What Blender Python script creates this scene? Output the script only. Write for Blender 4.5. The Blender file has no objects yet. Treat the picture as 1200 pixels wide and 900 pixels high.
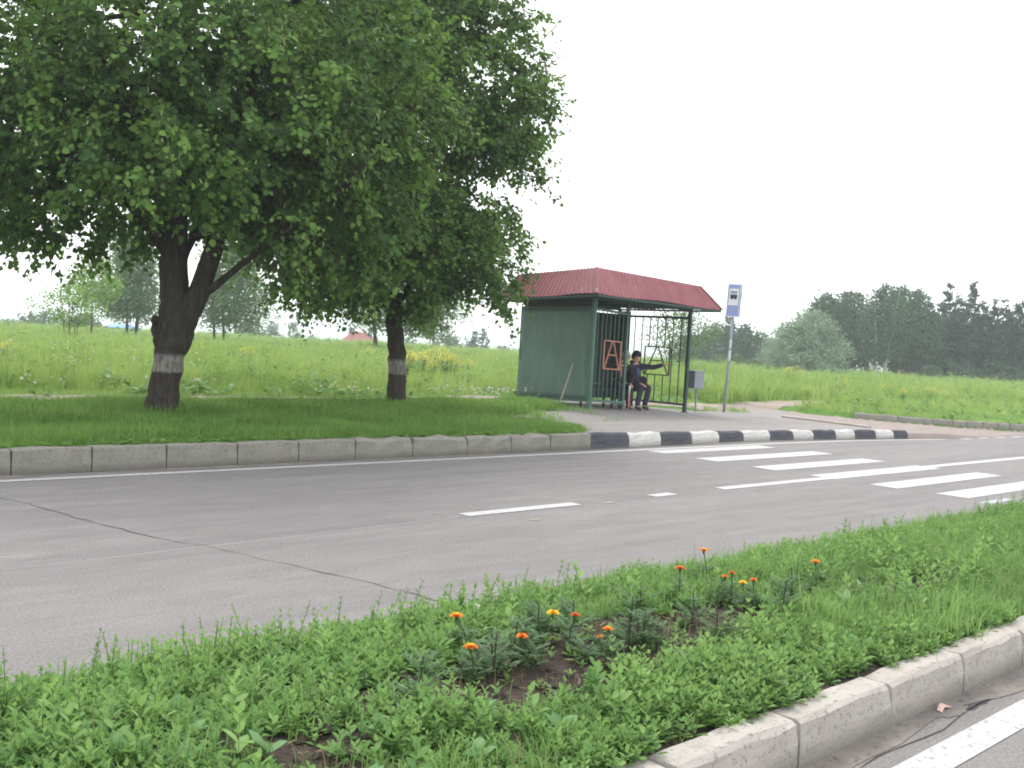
import bpy, bmesh, math, random
import numpy as np
from mathutils import Vector, Matrix

random.seed(7); rng = np.random.default_rng(7)
S = bpy.context.scene
COL = S.collection
R = math.radians

# ------------------------------------------------------------------ camera
CAM_H = 1.55
AX = np.array([0.72694479, 0.01371307, 0.68655897])   # road axis seen in camera axes (right, down, forward)
AY = np.array([-0.68434103, -0.06826194, 0.72595982])
AZ = np.array([0.05682098, -0.99757318, -0.04023825])
right = Vector((AX[0], AY[0], AZ[0])); down = Vector((AX[1], AY[1], AZ[1])); fwd = Vector((AX[2], AY[2], AZ[2]))
cam = bpy.data.cameras.new('camera'); cam.sensor_width = 36; cam.lens = 36 * 1190 / 1200
cam.clip_end = 5000; cam.clip_start = 0.05
co = bpy.data.objects.new('camera', cam); COL.objects.link(co)
M = Matrix((( right.x, -down.x, -fwd.x, 0), (right.y, -down.y, -fwd.y, 0), (right.z, -down.z, -fwd.z, CAM_H), (0, 0, 0, 1)))
co.matrix_world = M
S.camera = co
F2 = np.array([fwd.x, fwd.y]); E2 = np.array([right.x, right.y])
E2 = E2 / np.linalg.norm(E2); F2 = np.array([-E2[1], E2[0]])   # level right and level forward

def at(px, D):
    """a spot on the ground D metres ahead, in the direction of photograph column px"""
    yy = 402 + math.tan(R(3.26)) * (px - 600)
    r = np.array([(px - 600) / 1190., (yy - 450) / 1190., 1.0])
    w = np.array([r @ AX, r @ AY]); return w * D

# ------------------------------------------------------------------ materials
MATS = {}
def nodes_of(name):
    m = bpy.data.materials.new(name); m.use_nodes = True
    nt = m.node_tree; b = nt.nodes['Principled BSDF']; MATS[name] = m
    return m, nt, b
def N(nt, t, **kw):
    n = nt.nodes.new(t)
    for k, v in kw.items():
        if k in n.inputs: n.inputs[k].default_value = v
        else: setattr(n, k, v)
    return n
def ramp(nt, fac, stops):
    r = nt.nodes.new('ShaderNodeValToRGB')
    el = r.color_ramp.elements
    while len(el) < len(stops): el.new(0.5)
    for e, (p, c) in zip(el, stops): e.position = p; e.color = (*c, 1) if len(c) == 3 else c
    nt.links.new(fac, r.inputs[0]); return r.outputs[0]
def mix(nt, fac, a, b, mode='MIX'):
    n = nt.nodes.new('ShaderNodeMix'); n.data_type = 'RGBA'; n.blend_type = mode
    for s, v in ((n.inputs[0], fac), (n.inputs[6], a), (n.inputs[7], b)):
        if isinstance(v, (int, float)): s.default_value = v
        elif isinstance(v, tuple): s.default_value = (*v, 1)
        else: nt.links.new(v, s)
    return n.outputs[2]
def coords(nt, kind='Object', scale=(1, 1, 1)):
    tc = nt.nodes.new('ShaderNodeTexCoord'); mp = nt.nodes.new('ShaderNodeMapping')
    mp.inputs['Scale'].default_value = scale
    nt.links.new(tc.outputs[kind], mp.inputs[0]); return mp.outputs[0]
def noise(nt, vec, scale, detail=4, rough=0.6):
    n = N(nt, 'ShaderNodeTexNoise', Scale=scale, Detail=detail, Roughness=rough)
    nt.links.new(vec, n.inputs['Vector']); return n.outputs['Fac']
def bump(nt, b, h, strength=0.3, dist=0.02):
    n = N(nt, 'ShaderNodeBump', Strength=strength, Distance=dist)
    nt.links.new(h, n.inputs['Height']); nt.links.new(n.outputs[0], b.inputs['Normal'])

def rough_mat(name, c1, c2, scale=3, rough=0.8, bscale=40, bstr=0.3, metal=0, spec=0.3, bdist=0.02, c3=None):
    m, nt, b = nodes_of(name)
    v = coords(nt)
    f = noise(nt, v, scale, 6, 0.65)
    col = ramp(nt, f, [(0.32, c1), (0.68, c2)])
    if c3:
        f3 = noise(nt, v, scale * 3.7, 5, 0.7)
        col = mix(nt, ramp(nt, f3, [(0.56, (0, 0, 0)), (0.66, (1, 1, 1))]), col, c3)
    nt.links.new(col, b.inputs['Base Color'])
    b.inputs['Roughness'].default_value = rough; b.inputs['Metallic'].default_value = metal
    b.inputs['Specular IOR Level'].default_value = spec
    if bstr: bump(nt, b, noise(nt, v, bscale, 4), bstr, bdist)
    return m

def leaf_mat(name, dark, light, trans=0.3, rough=0.55, spec=0.25):
    m, nt, b = nodes_of(name)
    a = N(nt, 'ShaderNodeAttribute', attribute_name='tint')
    col = ramp(nt, a.outputs['Fac'], [(0, dark), (1, light)])
    nt.links.new(col, b.inputs['Base Color']); b.inputs['Roughness'].default_value = rough
    b.inputs['Specular IOR Level'].default_value = spec
    t = N(nt, 'ShaderNodeBsdfTranslucent')
    tc = mix(nt, 0.35, col, (light[0] * 1.5, light[1] * 1.35, light[2]))
    nt.links.new(tc, t.inputs[0])
    ms = N(nt, 'ShaderNodeMixShader'); ms.inputs[0].default_value = trans
    nt.links.new(b.outputs[0], ms.inputs[1]); nt.links.new(t.outputs[0], ms.inputs[2])
    nt.links.new(ms.outputs[0], nt.nodes['Material Output'].inputs[0])
    return m

rough_mat('concrete_old', (.2, .19, .175), (.28, .27, .245), 2.2, .9, 60, .5, c3=(.16, .152, .135))
rough_mat('near_concrete_plain', (.30, .275, .255), (.40, .37, .345), 2.5, .9, 70, .5, c3=(.24, .22, .205))
rough_mat('black_paint_clean', (.055, .058, .075), (.10, .10, .12), 3.5, .75, 60, .4, c3=(.16, .16, .16))
rough_mat('white_paint_clean', (.52, .51, .48), (.66, .65, .62), 3.5, .8, 60, .4, c3=(.36, .35, .32))
rough_mat('green_sheet_clean', (.072, .135, .105), (.115, .185, .145), 1.6, .55, 3.5, .35, bdist=.05, c3=(.14, .18, .15))
rough_mat('green_paint', (.055, .125, .085), (.08, .16, .115), 4, .5, 50, .15)
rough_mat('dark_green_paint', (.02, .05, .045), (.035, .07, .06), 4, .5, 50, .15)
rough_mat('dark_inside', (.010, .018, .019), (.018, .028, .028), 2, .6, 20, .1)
rough_mat('orange_paint', (.38, .15, .10), (.46, .22, .16), 8, .6, 50, .1)
rough_mat('brown_paint', (.075, .045, .04), (.12, .07, .06), 8, .6, 50, .1)
rough_mat('red_roof_clean', (.22, .06, .07), (.30, .095, .105), 2.5, .42, 30, .05, spec=.5, c3=(.19, .055, .06))
rough_mat('bark', (.022, .018, .014), (.055, .046, .036), 7, .95, 26, 1.0, bdist=.04)
rough_mat('twig', (.035, .028, .02), (.07, .055, .04), 9, .9, 40, .3)
rough_mat('dry_twig', (.16, .12, .10), (.24, .19, .16), 9, .9, 40, .3)
rough_mat('grey_metal', (.22, .24, .26), (.30, .32, .34), 4, .5, 40, .1)
rough_mat('bin_lit', (.22, .24, .27), (.28, .30, .33), 5, .5, 40, .1)
rough_mat('bin_shaded', (.09, .12, .14), (.14, .17, .19), 5, .5, 40, .1)
rough_mat('pole_metal', (.20, .24, .28), (.30, .34, .38), 9, .5, 40, .1)
rough_mat('sign_blue', (.22, .29, .52), (.27, .34, .56), 4, .4, 40, .03)
rough_mat('sign_white', (.62, .63, .66), (.72, .73, .75), 4, .5, 40, .03)
rough_mat('sign_black', (.02, .02, .025), (.04, .04, .045), 4, .5, 40, .03)
rough_mat('sign_back', (.05, .09, .12), (.08, .12, .15), 4, .5, 40, .03)
rough_mat('skin', (.40, .22, .16), (.46, .27, .20), 12, .6, 60, .05)
rough_mat('navy_cloth', (.012, .015, .03), (.024, .028, .05), 9, .9, 80, .3)
rough_mat('dark_trousers', (.014, .017, .035), (.03, .034, .058), 9, .9, 80, .3)
rough_mat('black_cloth', (.008, .009, .012), (.018, .018, .022), 9, .9, 80, .3)
rough_mat('blue_shirt', (.05, .075, .15), (.08, .11, .2), 9, .9, 80, .3)
rough_mat('red_cloth', (.40, .10, .12), (.5, .16, .18), 9, .9, 80, .3)
rough_mat('grey_hair', (.30, .27, .22), (.42, .39, .33), 30, .9, 80, .4)
rough_mat('shoe', (.05, .04, .035), (.10, .08, .065), 9, .7, 80, .2)
rough_mat('cane_white', (.6, .6, .6), (.7, .7, .7), 9, .5, 80, .05)
rough_mat('cane_red', (.52, .16, .17), (.6, .24, .25), 9, .5, 80, .05)
rough_mat('bare_wood', (.38, .30, .20), (.52, .42, .30), 9, .8, 80, .3)
rough_mat('house_white', (.62, .62, .62), (.72, .72, .72), 1, .8, 20, .1)
rough_mat('house_red_roof', (.24, .085, .075), (.30, .12, .10), 1, .8, 20, .2)
rough_mat('house_brick', (.26, .15, .09), (.33, .20, .12), .8, .9, 12, .3)
rough_mat('house_blue', (.10, .24, .55), (.14, .30, .62), 1, .6, 20, .1)
rough_mat('house_grey', (.28, .28, .30), (.36, .36, .38), 1, .8, 20, .1)
rough_mat('window_glass', (.03, .035, .04), (.06, .065, .07), 1, .15, 20, 0)
rough_mat('litter_paper', (.55, .35, .30), (.66, .48, .42), 9, .8, 50, .2)
rough_mat('birch_bark', (.5, .49, .46), (.68, .66, .62), 3, .9, 20, .2, c3=(.06, .055, .05))
rough_mat('soil', (.035, .027, .021), (.10, .075, .058), 9, .98, 45, 1.0, bdist=.05, c3=(.16, .125, .10))
rough_mat('hill_far', (.05, .09, .06), (.08, .12, .08), .01, 1, 1, 0)

leaf_mat('linden_leaf', (.028, .086, .024), (.18, .32, .065), .42)
leaf_mat('linden_bract', (.22, .30, .10), (.36, .42, .18), .4)
leaf_mat('grass_blade', (.10, .24, .045), (.27, .42, .10), .42)
leaf_mat('meadow_grass', (.115, .27, .045), (.40, .50, .16), .42)
leaf_mat('weed_leaf', (.085, .20, .055), (.26, .43, .13), .38)
leaf_mat('broad_leaf', (.12, .26, .10), (.26, .42, .20), .3)
leaf_mat('marigold_leaf', (.07, .14, .06), (.15, .25, .11), .35)
leaf_mat('birch_leaf', (.045, .11, .03), (.14, .26, .075), .34)
leaf_mat('bright_leaf', (.085, .20, .03), (.22, .38, .07), .36)
leaf_mat('willow_leaf', (.13, .22, .14), (.32, .42, .30), .25)
leaf_mat('pine_leaf', (.014, .042, .028), (.05, .10, .055), .12)
leaf_mat('aspen_leaf', (.024, .07, .034), (.085, .17, .075), .25)
leaf_mat('bush_leaf', (.05, .11, .04), (.11, .18, .07), .25)
leaf_mat('yellow_petal', (.46, .45, .08), (.62, .60, .14), .2)
leaf_mat('white_petal', (.62, .62, .58), (.78, .78, .74), .2)
leaf_mat('orange_petal', (.70, .17, .01), (.85, .30, .02), .15)
leaf_mat('red_petal', (.55, .09, .01), (.70, .16, .02), .15)
leaf_mat('gold_petal', (.80, .48, .01), (.90, .62, .03), .15)
leaf_mat('stalk', (.06, .11, .04), (.14, .18, .07), .1)
leaf_mat('dry_stalk', (.18, .15, .07), (.32, .27, .14), .2)

def stone(name, c1, c2, dirt):
    """old cast kerb: cloudy grey, streaks along the stone, dirt at the foot, pitted"""
    m, nt, b = nodes_of(name)
    v = coords(nt)
    c = ramp(nt, noise(nt, v, 2.6, 6, .65), [(.3, c1), (.7, c2)])
    st = noise(nt, coords(nt, scale=(1.1, 6, 16)), 2.2, 5, .7)
    c = mix(nt, ramp(nt, st, [(.52, (0, 0, 0)), (.72, (.75, .75, .75))]), c, dirt)
    pit = noise(nt, v, 38, 4, .75)
    c = mix(nt, ramp(nt, pit, [(.34, (.8, .8, .8)), (.44, (0, 0, 0))]), c, tuple(x * .7 for x in dirt))
    sx = N(nt, 'ShaderNodeSeparateXYZ'); nt.links.new(v, sx.inputs[0])
    ad = N(nt, 'ShaderNodeMath', operation='MULTIPLY_ADD'); nt.links.new(noise(nt, v, 5, 5, .7), ad.inputs[0]); ad.inputs[1].default_value = -.12; nt.links.new(sx.outputs[2], ad.inputs[2])
    mr = N(nt, 'ShaderNodeMapRange'); nt.links.new(ad.outputs[0], mr.inputs[0]); mr.inputs[1].default_value = -.05; mr.inputs[2].default_value = .03; mr.inputs[3].default_value = .7; mr.inputs[4].default_value = 0
    c = mix(nt, mr.outputs[0], c, tuple(x * .75 for x in dirt))
    nt.links.new(c, b.inputs['Base Color']); b.inputs['Roughness'].default_value = .92; b.inputs['Specular IOR Level'].default_value = .2
    bump(nt, b, pit, .6, .012)
stone('concrete', (.205, .198, .17), (.285, .276, .24), (.13, .124, .10))
stone('white_paint', (.50, .49, .46), (.63, .62, .59), (.27, .26, .235))
stone('black_paint', (.05, .053, .068), (.095, .096, .115), (.15, .147, .138))
stone('near_concrete', (.35, .32, .29), (.46, .425, .385), (.22, .20, .178))
def asphalt(name, base, pale, streak_axis=True):
    m, nt, b = nodes_of(name)
    v = coords(nt)
    big = noise(nt, coords(nt, scale=(.10, 1.3, 1)), 1.4, 5, .6)
    fine = noise(nt, v, 60, 5, .8)
    mid = noise(nt, coords(nt, scale=(.5, 1.6, 1)), 3, 6, .7)
    c = ramp(nt, big, [(.3, base), (.7, pale)])
    c = mix(nt, .22, c, ramp(nt, mid, [(.35, tuple(x * .6 for x in base)), (.7, tuple(x * 1.25 for x in pale))]))
    c = mix(nt, .75, c, ramp(nt, fine, [(.3, (.22, .22, .22)), (.7, (.78, .78, .78))]), 'OVERLAY')
    blot = noise(nt, coords(nt, scale=(.55, 2.2, 1)), 2.1, 7, .75)
    c = mix(nt, ramp(nt, blot, [(.60, (0, 0, 0)), (.70, (.5, .5, .5))]), c, tuple(x * 1.35 for x in pale))
    c = mix(nt, ramp(nt, noise(nt, coords(nt, scale=(.35, 2.6, 1)), 3.3, 7, .75), [(.62, (0, 0, 0)), (.70, (.5, .5, .5))]), c, tuple(x * .62 for x in base))
    nt.links.new(c, b.inputs['Base Color'])
    b.inputs['Roughness'].default_value = .85; b.inputs['Specular IOR Level'].default_value = .25
    bump(nt, b, fine, .5, .008)
    return m
asphalt('asphalt', (.158, .148, .146), (.222, .207, .2))
asphalt('near_asphalt', (.18, .168, .16), (.225, .21, .2))
asphalt('plaza_asphalt', (.195, .182, .172), (.26, .242, .228))
asphalt('side_asphalt', (.22, .183, .165), (.27, .222, .2))
rough_mat('dirt', (.22, .18, .14), (.34, .29, .24), 3, .98, 30, .6, c3=(.16, .16, .09))
rough_mat('crack_dark', (.05, .047, .045), (.07, .065, .06), 3, .95, 30, .3)
rough_mat('seam_pale', (.26, .245, .235), (.29, .275, .262), 5, .9, 60, .2)

def worn_metal(name, c1, c2, pale, rust, along, rough=.55, amt=.5):
    """old painted sheet: faded clouds, runs down the sheet, a few rust spots"""
    m, nt, b = nodes_of(name)
    v = coords(nt)
    c = ramp(nt, noise(nt, v, 1.3, 6, .65), [(.3, c1), (.7, c2)])
    run = noise(nt, coords(nt, scale=along), 3.2, 6, .7)
    c = mix(nt, ramp(nt, run, [(.48, (0, 0, 0)), (.74, (amt,) * 3)]), c, pale)
    c = mix(nt, ramp(nt, noise(nt, coords(nt, scale=along), 4.1, 5, .75), [(.30, (.55, .55, .55)), (.42, (0, 0, 0))]), c, tuple(x * .55 for x in c1))
    sp = noise(nt, v, 7, 6, .75)
    c = mix(nt, ramp(nt, sp, [(.66, (0, 0, 0)), (.72, (.8, .8, .8))]), c, rust)
    nt.links.new(c, b.inputs['Base Color']); b.inputs['Roughness'].default_value = rough; b.inputs['Specular IOR Level'].default_value = .35
    bump(nt, b, noise(nt, v, 3.2, 5, .6), .4, .05)
worn_metal('green_sheet', (.068, .13, .10), (.105, .175, .135), (.15, .20, .165), (.10, .075, .05), (2.2, 2.2, .35))
worn_metal('red_roof', (.20, .055, .065), (.29, .09, .10), (.34, .15, .15), (.12, .045, .04), (1.5, 1.5, .6), .45, .4)
def road_paint(name, col, wear_lo, wear_hi):
    m, nt, b = nodes_of(name)
    v = coords(nt)
    f = noise(nt, v, 24, 6, .75)
    g = noise(nt, v, 2.2, 4, .6)
    c = mix(nt, ramp(nt, g, [(.3, (0, 0, 0)), (.75, (1, 1, 1))]), col, tuple(x * .86 for x in col))
    c = mix(nt, ramp(nt, f, [(wear_lo, (1, 1, 1)), (wear_hi, (0, 0, 0))]), c, (.2, .19, .18))
    nt.links.new(c, b.inputs['Base Color']); b.inputs['Roughness'].default_value = .7
    return m
road_paint('road_white', (.46, .46, .445), .37, .47)
road_paint('road_worn', (.36, .42, .41), .36, .52)

# ground: soil and low green, varied
m, nt, b = nodes_of('ground_green')
v = coords(nt)
c = ramp(nt, noise(nt, v, .35, 6, .65), [(.3, (.085, .19, .035)), (.5, (.13, .24, .05)), (.72, (.19, .27, .08))])
c = mix(nt, ramp(nt, noise(nt, v, 6, 5, .7), [(.45, (0, 0, 0)), (.75, (.7, .7, .7))]), c, (.07, .11, .03))
nt.links.new(c, b.inputs['Base Color']); b.inputs['Roughness'].default_value = 1; b.inputs['Specular IOR Level'].default_value = .05
bump(nt, b, noise(nt, v, 14, 5, .7), .9, .08)

# linden bark with a whitewashed ring
def banded_bark(name, z0, z1):
    m, nt, b = nodes_of(name)
    v = coords(nt)
    vs = coords(nt, scale=(1, 1, .22))
    f = noise(nt, vs, 15, 6, .7)
    c = ramp(nt, f, [(.3, (.026, .022, .018)), (.7, (.085, .072, .058))])
    c = mix(nt, ramp(nt, noise(nt, v, 2.5, 4), [(.55, (0, 0, 0)), (.75, (.6, .6, .6))]), c, (.05, .065, .035))
    sx = N(nt, 'ShaderNodeSeparateXYZ'); nt.links.new(v, sx.inputs[0])
    ad = N(nt, 'ShaderNodeMath', operation='MULTIPLY_ADD'); nt.links.new(noise(nt, v, 9, 4), ad.inputs[0])
    ad.inputs[1].default_value = .10; nt.links.new(sx.outputs[2], ad.inputs[2])
    lo = N(nt, 'ShaderNodeMapRange'); nt.links.new(ad.outputs[0], lo.inputs[0])
    lo.inputs[1].default_value = z0 + .04; lo.inputs[2].default_value = z0 + .07
    hi = N(nt, 'ShaderNodeMapRange'); nt.links.new(ad.outputs[0], hi.inputs[0])
    hi.inputs[1].default_value = z1 + .03; hi.inputs[2].default_value = z1 + .09; hi.inputs[3].default_value = 1; hi.inputs[4].default_value = 0
    mu = N(nt, 'ShaderNodeMath', operation='MULTIPLY'); nt.links.new(lo.outputs[0], mu.inputs[0]); nt.links.new(hi.outputs[0], mu.inputs[1])
    wear = ramp(nt, noise(nt, vs, 26, 5, .75), [(.36, (.25, .25, .25)), (.58, (1, 1, 1))])
    mu2 = N(nt, 'ShaderNodeMath', operation='MULTIPLY'); nt.links.new(mu.outputs[0], mu2.inputs[0]); nt.links.new(wear, mu2.inputs[1])
    c = mix(nt, mu2.outputs[0], c, (.30, .285, .26))
    nt.links.new(c, b.inputs['Base Color']); b.inputs['Roughness'].default_value = .95; b.inputs['Specular IOR Level'].default_value = .1
    bump(nt, b, f, 1.0, .05)
banded_bark('bark_banded', .64, .87)
banded_bark('bark_banded_thin', .62, .87)

# ------------------------------------------------------------------ mesh helpers
def link(o, parent=None):
    COL.objects.link(o)
    if parent: o.parent = parent
    return o
def tag(o, label=None, cat=None, group=None, kind=None):
    if label: o['label'] = label
    if cat: o['category'] = cat
    if group: o['group'] = group
    if kind: o['kind'] = kind
    return o
def empty(name, loc, label, cat, group=None, rz=0):
    o = bpy.data.objects.new(name, None); o.location = loc; o.rotation_euler = (0, 0, rz); o.empty_display_size = .2
    COL.objects.link(o); return tag(o, label, cat, group)
def copy_tree(o, parent=None):
    c = o.copy(); COL.objects.link(c)
    if parent: c.parent = parent
    for ch in list(o.children): copy_tree(ch, c)
    return c

class MB:
    def __init__(s): s.v = []; s.f = []; s.m = []
    def add(s, vs, fs, mi=0):
        o = len(s.v); s.v += [tuple(p) for p in vs]; s.f += [[i + o for i in f] for f in fs]; s.m += [mi] * len(fs); return s
    def box8(s, p, mi=0):      # p: 4 bottom, 4 top, same order
        return s.add(p, [[3, 2, 1, 0], [4, 5, 6, 7], [0, 1, 5, 4], [1, 2, 6, 5], [2, 3, 7, 6], [3, 0, 4, 7]], mi)
    def box(s, c, d, mi=0, rz=0):
        x, y, z = d[0] / 2, d[1] / 2, d[2] / 2; ca, sa = math.cos(rz), math.sin(rz)
        q = [(-x, -y, -z), (x, -y, -z), (x, y, -z), (-x, y, -z), (-x, -y, z), (x, -y, z), (x, y, z), (-x, y, z)]
        return s.box8([(c[0] + a * ca - b * sa, c[1] + a * sa + b * ca, c[2] + e) for a, b, e in q], mi)
    def bar(s, a, b, w, h=None, mi=0, up=(0, 0, 1)):
        a, b = Vector(a), Vector(b); d = (b - a).normalized(); u = Vector(up)
        if abs(d.dot(u)) > .95: u = Vector((1, 0, 0))
        x = d.cross(u).normalized() * w / 2; y = x.normalized().cross(d).normalized() * (h or w) / 2
        return s.box8([a - x - y, a + x - y, a + x + y, a - x + y, b - x - y, b + x - y, b + x + y, b - x + y], mi)
    def tube(s, pts, rad, n=10, mi=0, cap=True, rnd=0):
        pts = [Vector(p) for p in pts]; k = len(pts); o = len(s.v)
        if not hasattr(rad, '__len__'): rad = [rad] * k
        ref = Vector((.3, 1, .1))
        for i, p in enumerate(pts):
            d = (pts[min(i + 1, k - 1)] - pts[max(i - 1, 0)]).normalized()
            x = d.cross(ref).normalized(); y = d.cross(x)
            for j in range(n):
                t = 2 * math.pi * j / n; r = rad[i] * (1 + random.uniform(-rnd, rnd))
                s.v.append(tuple(p + x * (math.cos(t) * r) + y * (math.sin(t) * r)))
        for i in range(k - 1):
            for j in range(n):
                a = o + i * n + j; b2 = o + i * n + (j + 1) % n
                s.f.append([a, b2, b2 + n, a + n]); s.m.append(mi)
        if cap:
            s.f.append([o + j for j in range(n)][::-1]); s.f.append([o + (k - 1) * n + j for j in range(n)]); s.m += [mi, mi]
        return s
    def sphere(s, c, r, n=10, k=6, mi=0):
        rr = r if hasattr(r, '__len__') else (r, r, r); o = len(s.v)
        for i in range(k + 1):
            a = math.pi * i / k
            for j in range(n):
                t = 2 * math.pi * j / n
                s.v.append((c[0] + rr[0] * math.sin(a) * math.cos(t), c[1] + rr[1] * math.sin(a) * math.sin(t), c[2] + rr[2] * math.cos(a)))
        for i in range(k):
            for j in range(n):
                a = o + i * n + j; b2 = o + i * n + (j + 1) % n
                s.f.append([a, a + n, b2 + n, b2]); s.m.append(mi)
        return s
    def build(s, name, mats, parent=None, smooth=False, bevel=0, jitter=0, seg=1, origin=None):
        me = bpy.data.meshes.new(name)
        vs = s.v if origin is None else [(x - origin[0], y - origin[1], z - origin[2]) for x, y, z in s.v]
        me.from_pydata(vs, [], s.f); me.update()
        mats = [mats] if isinstance(mats, str) else mats
        for q in mats: me.materials.append(MATS[q])
        for p, i in zip(me.polygons, s.m): p.material_index = i
        bm = bmesh.new(); bm.from_mesh(me)
        if s.v: bmesh.ops.recalc_face_normals(bm, faces=bm.faces)
        if bevel: bmesh.ops.bevel(bm, geom=list(bm.edges), offset=bevel, segments=seg, affect='EDGES', profile=.6)
        if jitter:
            for q in bm.verts: q.co += Vector((random.uniform(-1, 1), random.uniform(-1, 1), random.uniform(-1, 1))) * jitter
        bm.to_mesh(me); bm.free()
        if smooth:
            for p in me.polygons: p.use_smooth = True
        o = bpy.data.objects.new(name, me)
        if origin is not None: o.location = origin
        return link(o, parent)

def np_mesh(name, V, F, mats, tint=None, mi=None, parent=None, loc=None, smooth=False):
    """V (n,3); F list of index arrays (m,k); tint, mi: one value per face in order"""
    me = bpy.data.meshes.new(name)
    V = np.asarray(V, dtype=np.float32)
    if loc is not None: V = V - np.array(loc, dtype=np.float32)
    me.vertices.add(len(V)); me.vertices.foreach_set('co', V.ravel())
    idx = np.concatenate([f.ravel() for f in F]).astype(np.int32)
    tot = np.concatenate([np.full(len(f), f.shape[1]) for f in F]).astype(np.int32)
    st = np.concatenate([[0], np.cumsum(tot)[:-1]]).astype(np.int32)
    me.loops.add(len(idx)); me.loops.foreach_set('vertex_index', idx)
    me.polygons.add(len(tot)); me.polygons.foreach_set('loop_start', st)
    mats = [mats] if isinstance(mats, str) else mats
    for q in mats: me.materials.append(MATS[q])
    if mi is not None: me.polygons.foreach_set('material_index', np.asarray(mi, dtype=np.int32))
    if tint is not None:
        a = me.attributes.new('tint', 'FLOAT', 'FACE'); a.data.foreach_set('value', np.asarray(tint, dtype=np.float32))
    if smooth: me.polygons.foreach_set('use_smooth', np.ones(len(tot), dtype=bool))
    me.update(calc_edges=True); me.validate()
    o = bpy.data.objects.new(name, me)
    if loc is not None: o.location = loc
    return link(o, parent)

class Scatter:
    """collects many small copies of little shapes and links them as one mesh"""
    def __init__(s): s.V = []; s.F = []; s.T = []; s.M = []; s.n = 0
    def add(s, pv, pf, pos, B, tint, mi=0):
        # pv (k,3), pf (m,4) quads, pos (N,3), B (N,3,3) rows = local x,y,z axes (scaled)
        if len(pos) == 0: return
        V = pos[:, None, :] + np.einsum('ka,nab->nkb', pv, B)
        F = pf[None] + (np.arange(len(pos)) * len(pv))[:, None, None] + s.n
        s.V.append(V.reshape(-1, 3)); s.F.append(F.reshape(-1, pf.shape[1])); s.n += len(pos) * len(pv)
        s.T.append(np.repeat(tint, len(pf))); s.M.append(np.full(len(pos) * len(pf), mi))
    def raw(s, V, F, tint, mi=0):
        s.V.append(np.asarray(V, float)); s.F.append(np.asarray(F) + s.n); s.n += len(V)
        s.T.append(np.asarray(tint, float)); s.M.append(np.full(len(F), mi))
    def build(s, name, mats, parent=None, loc=None):
        return np_mesh(name, np.concatenate(s.V), s.F, mats, np.concatenate(s.T), np.concatenate(s.M), parent, loc)

def unit(a): return a / np.maximum(np.linalg.norm(a, axis=-1, keepdims=True), 1e-9)
def basis(d, nrm, sx, sy, sz=None):
    """rows: across, along d, normal"""
    d = unit(d); x = unit(np.cross(d, nrm)); z = np.cross(x, d)
    sz = sx if sz is None else sz
    return np.stack([x * sx[:, None], d * sy[:, None], z * sz[:, None]], 1)
def rotz(th, sx, sz):
    c, q = np.cos(th), np.sin(th); o = np.zeros_like(c)
    return np.stack([np.stack([c * sx, q * sx, o], 1), np.stack([-q * sx, c * sx, o], 1), np.stack([o, o, sz], 1)], 1)
def rnd_dir(n):
    a = rng.normal(size=(n, 3)); return unit(a)

LEAF_V = np.array([(0, 0, 0), (-.46, .22, .10), (-.40, .68, .10), (0, 1.0, -.06), (.40, .68, .10), (.46, .22, .10)], float)
LEAF_F = np.array([(0, 1, 2, 3), (3, 4, 5, 0)])
OVAL_V = np.array([(0, 0, 0), (-.20, .35, .05), (-.17, .72, .03), (0, 1.0, -.08), (.17, .72, .03), (.20, .35, .05)], float)
STRIP_V = np.array([(-.5, 0, 0), (.5, 0, 0), (.4, 1, 0), (-.4, 1, 0)], float)
STRIP_F = np.array([(0, 1, 2, 3)])
CARD_V = np.array([(-.5, -.3, 0), (.1, -.5, .15), (.5, .2, -.05), (-.2, .5, .15)], float)

def vnoise(x, y, seed=0):
    """smooth value noise, vectorised, about 0..1"""
    xi = np.floor(x).astype(np.int64); yi = np.floor(y).astype(np.int64); fx = x - xi; fy = y - yi
    def h(a, b):
        k = (a * 374761393 + b * 668265263 + seed * 1442695041) & 0xffffffff
        k = ((k ^ (k >> 13)) * 1274126177) & 0xffffffff
        return ((k ^ (k >> 16)) & 0xffff) / 65535.
    fx = fx * fx * (3 - 2 * fx); fy = fy * fy * (3 - 2 * fy)
    return (h(xi, yi) * (1 - fx) + h(xi + 1, yi) * fx) * (1 - fy) + (h(xi, yi + 1) * (1 - fx) + h(xi + 1, yi + 1) * fx) * fy
def fbm(x, y, seed=0):
    return (vnoise(x, y, seed) + .5 * vnoise(x * 2.1, y * 2.1, seed + 1) + .25 * vnoise(x * 4.3, y * 4.3, seed + 2)) / 1.75

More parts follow.
